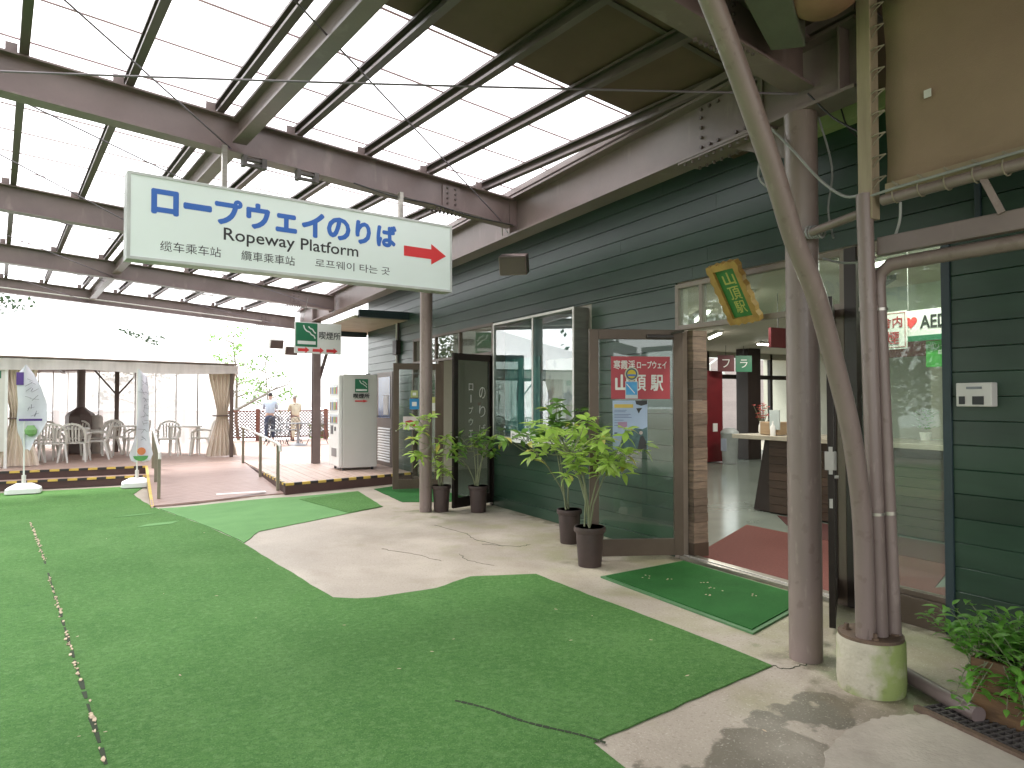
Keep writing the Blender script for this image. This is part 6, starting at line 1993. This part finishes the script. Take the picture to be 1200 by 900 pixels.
# loudspeaker under the girder
def speaker(x, y, z, az, label, m=STEEL):
    o = thing('loudspeaker', label, 'loudspeaker', (x, y, z), 'box loudspeakers')
    M_ = Matrix.Translation((x, y, z)) @ Matrix.Rotation(R(az), 4, 'Z') @ Matrix.Rotation(R(20), 4, 'X')
    MB(M_).box(-.16, .16, -.10, .10, -.11, .11).build('cabinet', m, o, bevel=.012)
    MB(M_).box(-.145, .145, -.108, -.101, -.095, .095).build('grille', STEEL_D, o)
    MB(M_).box(-.02, .02, .10, .2, -.02, .02).build('bracket', STEEL_D, o)
    return o
speaker(3.86, 6.9, 3.07, -40, 'brown box loudspeaker under the girder behind the big sign')
speaker(3.02, 16.9, 2.86, 10, 'pale box loudspeaker hanging past the far canopy edge', OFFWHITE)
speaker(3.42, 17.2, 2.74, 10, 'second pale box loudspeaker past the far canopy edge, partly behind the smoking sign', OFFWHITE)

# ================================================================= FENCE, PEOPLE, GARDEN SET
fn = thing('lattice_fence', 'brown lattice fence along the far edge of the deck', 'fence', (4, 24.7, .16))
FY = 24.6
x = -3.0
sl = 1.14
while x < 9.0:
    MB().bar((x, FY, dz), (x, FY, 1.24), .13, .10, up=(0, 1, 0)).build('post', FENCEW, fn, bevel=.006)
    la = MB()
    w0 = x + .06; w1 = x + sl - .06; z0, z1 = .30, 1.14
    s_ = .105
    k = -int((z1 - z0) / s_) - 1
    while w0 + k * s_ < w1:
        xs0 = w0 + k * s_
        for sg_ in (0, 1):
            a = Vector((xs0, 0, z0)); b = Vector((xs0 + (z1 - z0), 0, z1))
            ta = max(0, (w0 - a.x) / (b.x - a.x)); tb_ = min(1, (w1 - a.x) / (b.x - a.x))
            if tb_ > ta:
                p = a.lerp(b, ta); q = a.lerp(b, tb_)
                if sg_:
                    p.z = z1 - (p.z - z0); q.z = z1 - (q.z - z0)
                la.bar((p.x, FY + sg_ * .011, p.z), (q.x, FY + sg_ * .011, q.z), .01, .024, up=(0, 0, 1)) if False else la.bar((p.x, FY + sg_ * .011, p.z), (q.x, FY + sg_ * .011, q.z), .034, .009, up=(0, 1, 0))
        k += 1
    la.build('lattice', LATT, fn)
    MB().box(x + .05, x + sl - .05, FY - .025, FY + .035, 1.14, 1.19).build('rail', FENCEW, fn)
    MB().box(x + .05, x + sl - .05, FY - .025, FY + .035, .25, .30).build('rail', FENCEW, fn)
    x += sl

def skin_body(name, V, E, rad, m, parent, sub=2):
    me = bpy.data.meshes.new(name)
    me.from_pydata(V, E, [])
    me.materials.append(m)
    o = bpy.data.objects.new(name, me)
    COL.objects.link(o)
    sk = o.modifiers.new('skin', 'SKIN')
    sk.use_smooth_shade = True
    for i, r_ in enumerate(rad):
        sv2 = me.skin_vertices[0].data[i]
        sv2.radius = r_ if isinstance(r_, tuple) else (r_, r_)
    me.skin_vertices[0].data[0].use_root = True
    ss_ = o.modifiers.new('sub', 'SUBSURF'); ss_.levels = sub; ss_.render_levels = sub
    o.parent = parent
    return o

def person(label, loc, rz, lean, shirt, pants, hairm, h=1.62, armf=.30):
    P = thing('person', label, 'person', loc)
    P.rotation_euler = (0, 0, R(rz))
    k = h / 1.7
    L_ = lean
    # faces +y; lean forward along +y
    hip = (0, 0, .92); ab = (0, .05 * L_, 1.08); ch = (0, .16 * L_, 1.30); nk = (0, .24 * L_, 1.44); hd0 = (0, .27 * L_, 1.52); hd = (0, .30 * L_, 1.60); hdt = (0, .30 * L_, 1.67)
    V = [hip, ab, ch, nk, hd0, hd, hdt]
    E = [(0, 1), (1, 2), (2, 3), (3, 4), (4, 5), (5, 6)]
    rad = [(.105, .08), (.10, .075), (.12, .08), (.05, .05), (.06, .065), (.078, .09), (.05, .06)]
    legs = []
    for s_ in (-1, 1):
        b = len(V)
        V += [(s_ * .09, 0, .86), (s_ * .10, .02 + .04 * s_, .48), (s_ * .11, -.02 + .05 * s_, .09), (s_ * .12, .12 + .05 * s_, .035)]
        E += [(0, b), (b, b + 1), (b + 1, b + 2), (b + 2, b + 3)]
        rad += [.085, .058, .042, (.035, .03)]
        a = len(V)
        V += [(s_ * .17, .17 * L_, 1.38), (s_ * .22, .20 * L_ + .05, 1.14), (s_ * .16, .20 * L_ + armf, 1.12), (s_ * .13, .20 * L_ + armf + .10, 1.13)]
        E += [(2, a), (a, a + 1), (a + 1, a + 2), (a + 2, a + 3)]
        rad += [.055, .042, .030, (.034, .018)]
        # fingers and thumb
        for q, (dx, dy, dz_) in enumerate(((-.03, .07, -.01), (-.012, .085, -.015), (.008, .082, -.015), (.027, .07, -.01), (.045 * -s_, .02, .01))):
            V.append((V[a + 3][0] + dx, V[a + 3][1] + dy, V[a + 3][2] + dz_)); E.append((a + 3, len(V) - 1)); rad.append((.009, .009))
    V = [(x * k, y * k, z * k) for x, y, z in V]
    rad = [tuple(c * k for c in (r_ if isinstance(r_, tuple) else (r_, r_))) for r_ in rad]
    skin_body('body', V, E, rad, SKIN, P)
    def cloth(name, V, E, rad, m):
        skin_body(name, [(x * k, y * k, z * k) for x, y, z in V], E, [tuple(c * k for c in (r_ if isinstance(r_, tuple) else (r_, r_))) for r_ in rad], m, P, 1)
    V = [(0, .01 * L_, .88), (0, .08 * L_, 1.12), (0, .16 * L_, 1.32), (0, .21 * L_, 1.41)]; E = [(0, 1), (1, 2), (2, 3)]; rad = [(.175, .14), (.165, .13), (.175, .13), (.085, .08)]
    for s_ in (-1, 1):
        a = len(V)
        V += [(s_ * .18, .17 * L_, 1.37), (s_ * .23, .20 * L_ + .05, 1.15), (s_ * .20, .20 * L_ + .14, 1.13)]
        E += [(2, a), (a, a + 1), (a + 1, a + 2)]; rad += [.07, .06, .052]
    cloth('shirt', V, E, rad, shirt)
    V = [(0, .01, .95), (0, 0, .86)]; E = [(0, 1)]; rad = [(.145, .12), (.14, .115)]
    for s_ in (-1, 1):
        a = len(V)
        V += [(s_ * .10, .0, .76), (s_ * .105, .02 + .04 * s_, .46), (s_ * .112, -.01 + .05 * s_, .10)]
        E += [(1, a), (a, a + 1), (a + 1, a + 2)]; rad += [.10, .078, .062]
    cloth('trousers', V, E, rad, pants)
    for s_ in (-1, 1):
        cloth('shoe', [(s_ * .115, -.06 + .05 * s_, .035), (s_ * .12, .05 + .05 * s_, .035), (s_ * .125, .16 + .05 * s_, .03)], [(0, 1), (1, 2)], [(.04, .035), (.045, .04), (.035, .028)], BLACKT)
    cloth('hair', [(0, .26 * L_ - .025, 1.56), (0, .28 * L_ - .02, 1.64), (0, .30 * L_ + .02, 1.69)], [(0, 1), (1, 2)], [(.075, .07), (.09, .095), (.07, .075)], hairm)
    face = MB()
    fy = (.30 * L_ + .088) * k
    for s_ in (-1, 1):
        face.lathe((s_ * .03 * k, fy, 1.60 * k), [(.003, -.006), (.009, 0), (.003, .006)], 8)
    face.build('eyes', BLACKT, None).parent = P
    nz_ = MB(); nz_.add([(-.012 * k, fy, 1.57 * k), (.012 * k, fy, 1.57 * k), (0, fy + .022 * k, 1.572 * k), (0, fy, 1.60 * k)], [(0, 1, 2), (1, 3, 2), (3, 0, 2)]); nz_.build('nose', SKIN, None).parent = P
    return P
person('person in pale blue shirt and dark trousers leaning on the lattice fence, seen from behind', (4.12, 23.95, dz), -12, 1.0, SHIRT, JEANS, HAIR, 1.62)
person('person in cream clothes standing at the fence beside the one in blue', (4.95, 23.9, dz), 10, .5, CREAMC, CREAMC, mat('grey_hair', (.30, .27, .25), .6), 1.52)

def iron_chair(x, y, a, label):
    o = thing('garden_chair', label, 'chair', (x, y, dz), 'black iron garden furniture')
    o.rotation_euler = (0, 0, R(a))
    def b_(mb, n): q = mb.build(n, BLKIRON, None, smooth=False); q.parent = o
    b_(MB().lathe((0, 0, .43), [(.20, 0), (.215, .012), (.2, .025)], 14), 'seat')
    bk_ = MB()
    arc = [(-.20, -.17, .44), (-.22, -.20, .65), (-.15, -.22, .82), (0, -.23, .88), (.15, -.22, .82), (.22, -.20, .65), (.20, -.17, .44)]
    bk_.tube(arc, .012, 6)
    for i in range(3):
        for j in range(3):
            cx_ = -.11 + .11 * i; cz_ = .55 + .10 * j
            bk_.tube([(cx_ + .045 * math.cos(q), -.205, cz_ + .045 * math.sin(q)) for q in [w * math.pi / 4 for w in range(9)]], .007, 4)
    b_(bk_, 'backrest')
    for s_ in (-1, 1):
        b_(MB().tube([(s_ * .21, -.19, .62), (s_ * .25, 0, .66), (s_ * .22, .15, .60), (s_ * .17, .14, .44)], .011, 5), 'armrest')
        for t_ in (-1, 1):
            b_(MB().tube([(s_ * .14, t_ * .14, .43), (s_ * .17, t_ * .17, .2), (s_ * .24, t_ * .22, 0)], .012, 5), 'leg')
    return o
iron_chair(3.95, 21.6, 200, 'black iron garden chair nearest the right ramp handrail')
iron_chair(4.55, 22.2, 175, 'black iron garden chair behind the round iron table')
iron_chair(5.15, 21.7, 130, 'black iron garden chair just behind the far canopy post')
iron_chair(4.0, 22.5, 150, 'black iron garden chair closest to the person in blue')
gt = thing('garden_table', 'round black iron table with white pedestal foot on the deck', 'table', (4.5, 21.4, dz), 'black iron garden furniture')
MB().lathe((4.5, 21.4, dz + .66), [(.33, 0), (.35, .012), (.33, .025)], 20).build('tabletop', BLKIRON, gt)
MB().lathe((4.5, 21.4, dz), [(.26, 0), (.24, .03), (.05, .08), (.035, .3), (.03, .66)], 14).build('pedestal', mat('pale_iron', (.35, .36, .38), .5), gt, smooth=True)

# ================================================================= TREES AND BUSHES
def tri_leaf_cloud(mb, c, r, n, size, rg, flat=1.0, shell=.0):
    for _ in range(n):
        v_ = Vector((rg.gauss(0, 1), rg.gauss(0, 1), rg.gauss(0, 1))).normalized() * (rg.random() ** .45)
        p = Vector(c) + Vector((v_.x * r, v_.y * r, v_.z * r * flat))
        a = Vector((rg.gauss(0, 1), rg.gauss(0, 1), rg.gauss(0, 1))).normalized()
        b = a.cross(Vector((rg.gauss(0, 1), rg.gauss(0, 1), rg.gauss(0, 1)))).normalized()
        s_ = size * rg.uniform(.6, 1.3)
        mb.add([p - a * s_ * .5, p + b * s_ * .28, p + a * s_ * .5, p - b * s_ * .28], [(0, 1, 2, 3)])

def tree(name, label, base, h, lean, m, seed, leafn=500, size=.13, spread=1.0, cat='tree', nb=9, cluster=.28, trunk=.07, lowest=.45):
    rg = random.Random(seed)
    T = thing(name, label, cat, base)
    b = Vector(base)
    top = b + Vector((lean[0], lean[1], h))
    pts_ = [b.lerp(top, u) + Vector((rg.uniform(-.05, .05), rg.uniform(-.05, .05), 0)) * h * .3 * (1 if 0 < u < 1 else 0) for u in (0, .25, .5, .75, 1)]
    MB().tube(pts_, [trunk, trunk * .85, trunk * .65, trunk * .4, trunk * .15], 8).build('trunk', BARK, T, smooth=True)
    lm = MB(); br = MB()
    for i in range(nb):
        u = lowest + (1 - lowest) * (i + .5) / nb
        s0 = b.lerp(top, u)
        a = i * 2.4 + rg.random()
        L_ = spread * (1.15 - u * .7) * rg.uniform(.7, 1.2)
        e = s0 + Vector((math.cos(a) * L_, math.sin(a) * L_, L_ * rg.uniform(.1, .5)))
        mid = s0.lerp(e, .5) + Vector((0, 0, .05 * L_))
        br.tube([s0, mid, e], [trunk * .35, trunk * .22, trunk * .08], 5)
        for q in (.55, .8, 1.0):
            c = s0.lerp(e, q) + Vector((rg.uniform(-.1, .1), rg.uniform(-.1, .1), rg.uniform(-.05, .1)))
            tri_leaf_cloud(lm, c, cluster * rg.uniform(.6, 1.2) * spread, max(6, leafn // (nb * 3)), size, rg, .6)
    br.build('limbs', BARK, T, smooth=True)
    o = lm.build('crown', m, T)
    return T
tree('young_tree', 'slender light green young tree rising behind the tent corner', (4.3, 31, -3.0), 7.3, (-.5, 0), TREEL, 21, 520, .15, 1.5, nb=11, cluster=.30, trunk=.10, lowest=.62)
tree('broadleaf_tree', 'light green tree with drooping spray reaching right behind the tent', (5.6, 31.5, -4.0), 7.2, (-.4, 0), TREEL, 22, 380, .15, 1.7, nb=8, cluster=.28, trunk=.08, lowest=.66)
tree('dark_pine', 'dark conifer showing above the left of the tent roof', (-5.6, 33, -3), 8.6, (0, 0), PINEL, 23, 2600, .22, 2.6, nb=16, cluster=.42, trunk=.2, lowest=.45)
tree('pine_behind_tent', 'dark conifer tip just showing over the ridge of the tent', (.6, 33, -4), 8.2, (-.3, 0), PINEL, 24, 900, .2, 1.7, nb=12, cluster=.36, trunk=.15, lowest=.6)
tree('tall_side_pine', 'large spreading dark pine standing left of the tent', (-9.5, 20.5, -.3), 9.0, (1.0, -.5), PINEL, 25, 5200, .22, 3.4, nb=22, cluster=.45, trunk=.28, lowest=.35)
for x_, y_, h_, sd_, lab_ in ((-12.5, 3.0, 7.5, 41, 'unseen dense green tree nearest the viewer on the left, added to darken the glass reflection'), (-13.5, 14.5, 8.0, 42, 'unseen dense green tree between pine and steps, added to darken the glass reflection'), (-15.5, -3.0, 8.5, 43, 'unseen dense green tree to the left rear, added to darken the glass reflection')):
    tree('reflection_tree', lab_, (x_, y_, -.2), h_, (.3, 0), LEAF_T, sd_, 6500, .34, 3.6, nb=24, cluster=.5, trunk=.28, lowest=.12)  # unseen trees added so the storefront glass reflects something dark
tree('reflection_tree', 'unseen broad green tree left of the forecourt, placed for the glass to reflect', (-13.0, 9.0, -.2), 7.0, (0, 0), TREEL, 26, 5000, .24, 3.2, nb=20, cluster=.5, trunk=.25, lowest=.35)
# bare branching tree by the fence
bt = thing('bare_tree', 'leafless grey tree with a long branch reaching right over the fence', 'tree', (2.4, 26.5, -1.5))
rg = random.Random(9)
limb = MB()
def twig(p, d, L_, r_, dep):
    q = p + d * L_
    mid = p.lerp(q, .5) + Vector((rg.uniform(-1, 1), rg.uniform(-1, 1), rg.uniform(-1, 1))) * L_ * .07
    limb.tube([p, mid, q], [r_, r_ * .8, r_ * .6], 5)
    if dep > 0:
        for s_ in range(2 if dep > 1 else 3):
            d2 = (d + Vector((rg.uniform(-.5, .5), rg.uniform(-.4, .4), rg.uniform(-.25, .7)))).normalized()
            twig(mid if s_ else q, d2, L_ * rg.uniform(.55, .8), r_ * .5, dep - 1)
twig(Vector((2.75, 26.4, .95)), Vector((.80, 0, .38)).normalized(), 1.5, .075, 4)
twig(Vector((2.75, 26.4, .95)), Vector((.55, 0, .83)).normalized(), 1.2, .035, 3)
MB().tube([(2.4, 26.5, -1.5), (2.5, 26.5, 0), (2.75, 26.4, .97)], [.16, .13, .09], 10).build('trunk', mat('grey_bark', (.24, .22, .19), .8), bt, smooth=True)
limb.build('branches', mat('grey_bark_twig', (.26, .24, .21), .8), bt, smooth=True)
# bushes beyond the fence
rg = random.Random(31)
for (x, y, z, r_, lab) in ((6.35, 25.9, .25, .75, 'bright green bush behind the fence beside the vending machine'), (7.4, 26.2, .2, .8, 'green bush behind the fence at the far right end')):
    o = thing('bush', lab, 'bush', (x, y, z - .6))
    MB().tube([(x, y, z - 1.2), (x, y, z + .1)], [.04, .02], 6).build('stem', BARK, o)
    lm = MB()
    for q in range(10):
        c = (x + rg.uniform(-.5, .5) * r_, y + rg.uniform(-.4, .4) * r_, z + rg.uniform(-.5, .45) * r_)
        tri_leaf_cloud(lm, c, .35 * r_, 110, .09, rg, .8)
    lm.build('foliage', TREEL, o)

# neighbouring building with an outside stair, seen through the hall windows
nb_ = thing('neighbour_building', 'pale pink clapboard building with outside stair seen through the hall windows', 'building', (21, 20, 0))
PINKW = mat('pale_pink_boards', (.52, .42, .42), .6, contrast=.1, objvar=.06)
for k in range(17):
    MB().box(16.5, 27, 19.98 - .012, 20.0, .05 + k * .18, .05 + k * .18 + .174).build('board', PINKW, nb_)
MB().box(16.5, 27, 20.0, 24, -.1, 3.2).build('wall', PINKW, nb_)
MB().bar((17.2, 19.7, .6), (20.5, 19.7, 2.6), .06, .16).build('stair_stringer', WHITE, nb_)
MB().bar((17.2, 19.65, 1.5), (20.5, 19.65, 3.4), .05, .05).build('handrail', WHITE, nb_)
for k in range(6):
    MB().bar((17.3 + k * .6, 19.66, .75 + k * .36), (17.3 + k * .6, 19.66, 1.55 + k * .345), .03, .03, up=(0, 1, 0)).build('baluster', WHITE, nb_)
MB().bar((17.0, 19.5, -.1), (17.0, 19.5, 2.6), .14, .14, up=(0, 1, 0)).build('stair_post', mat('pale_blue_post', (.35, .48, .58), .5), nb_)
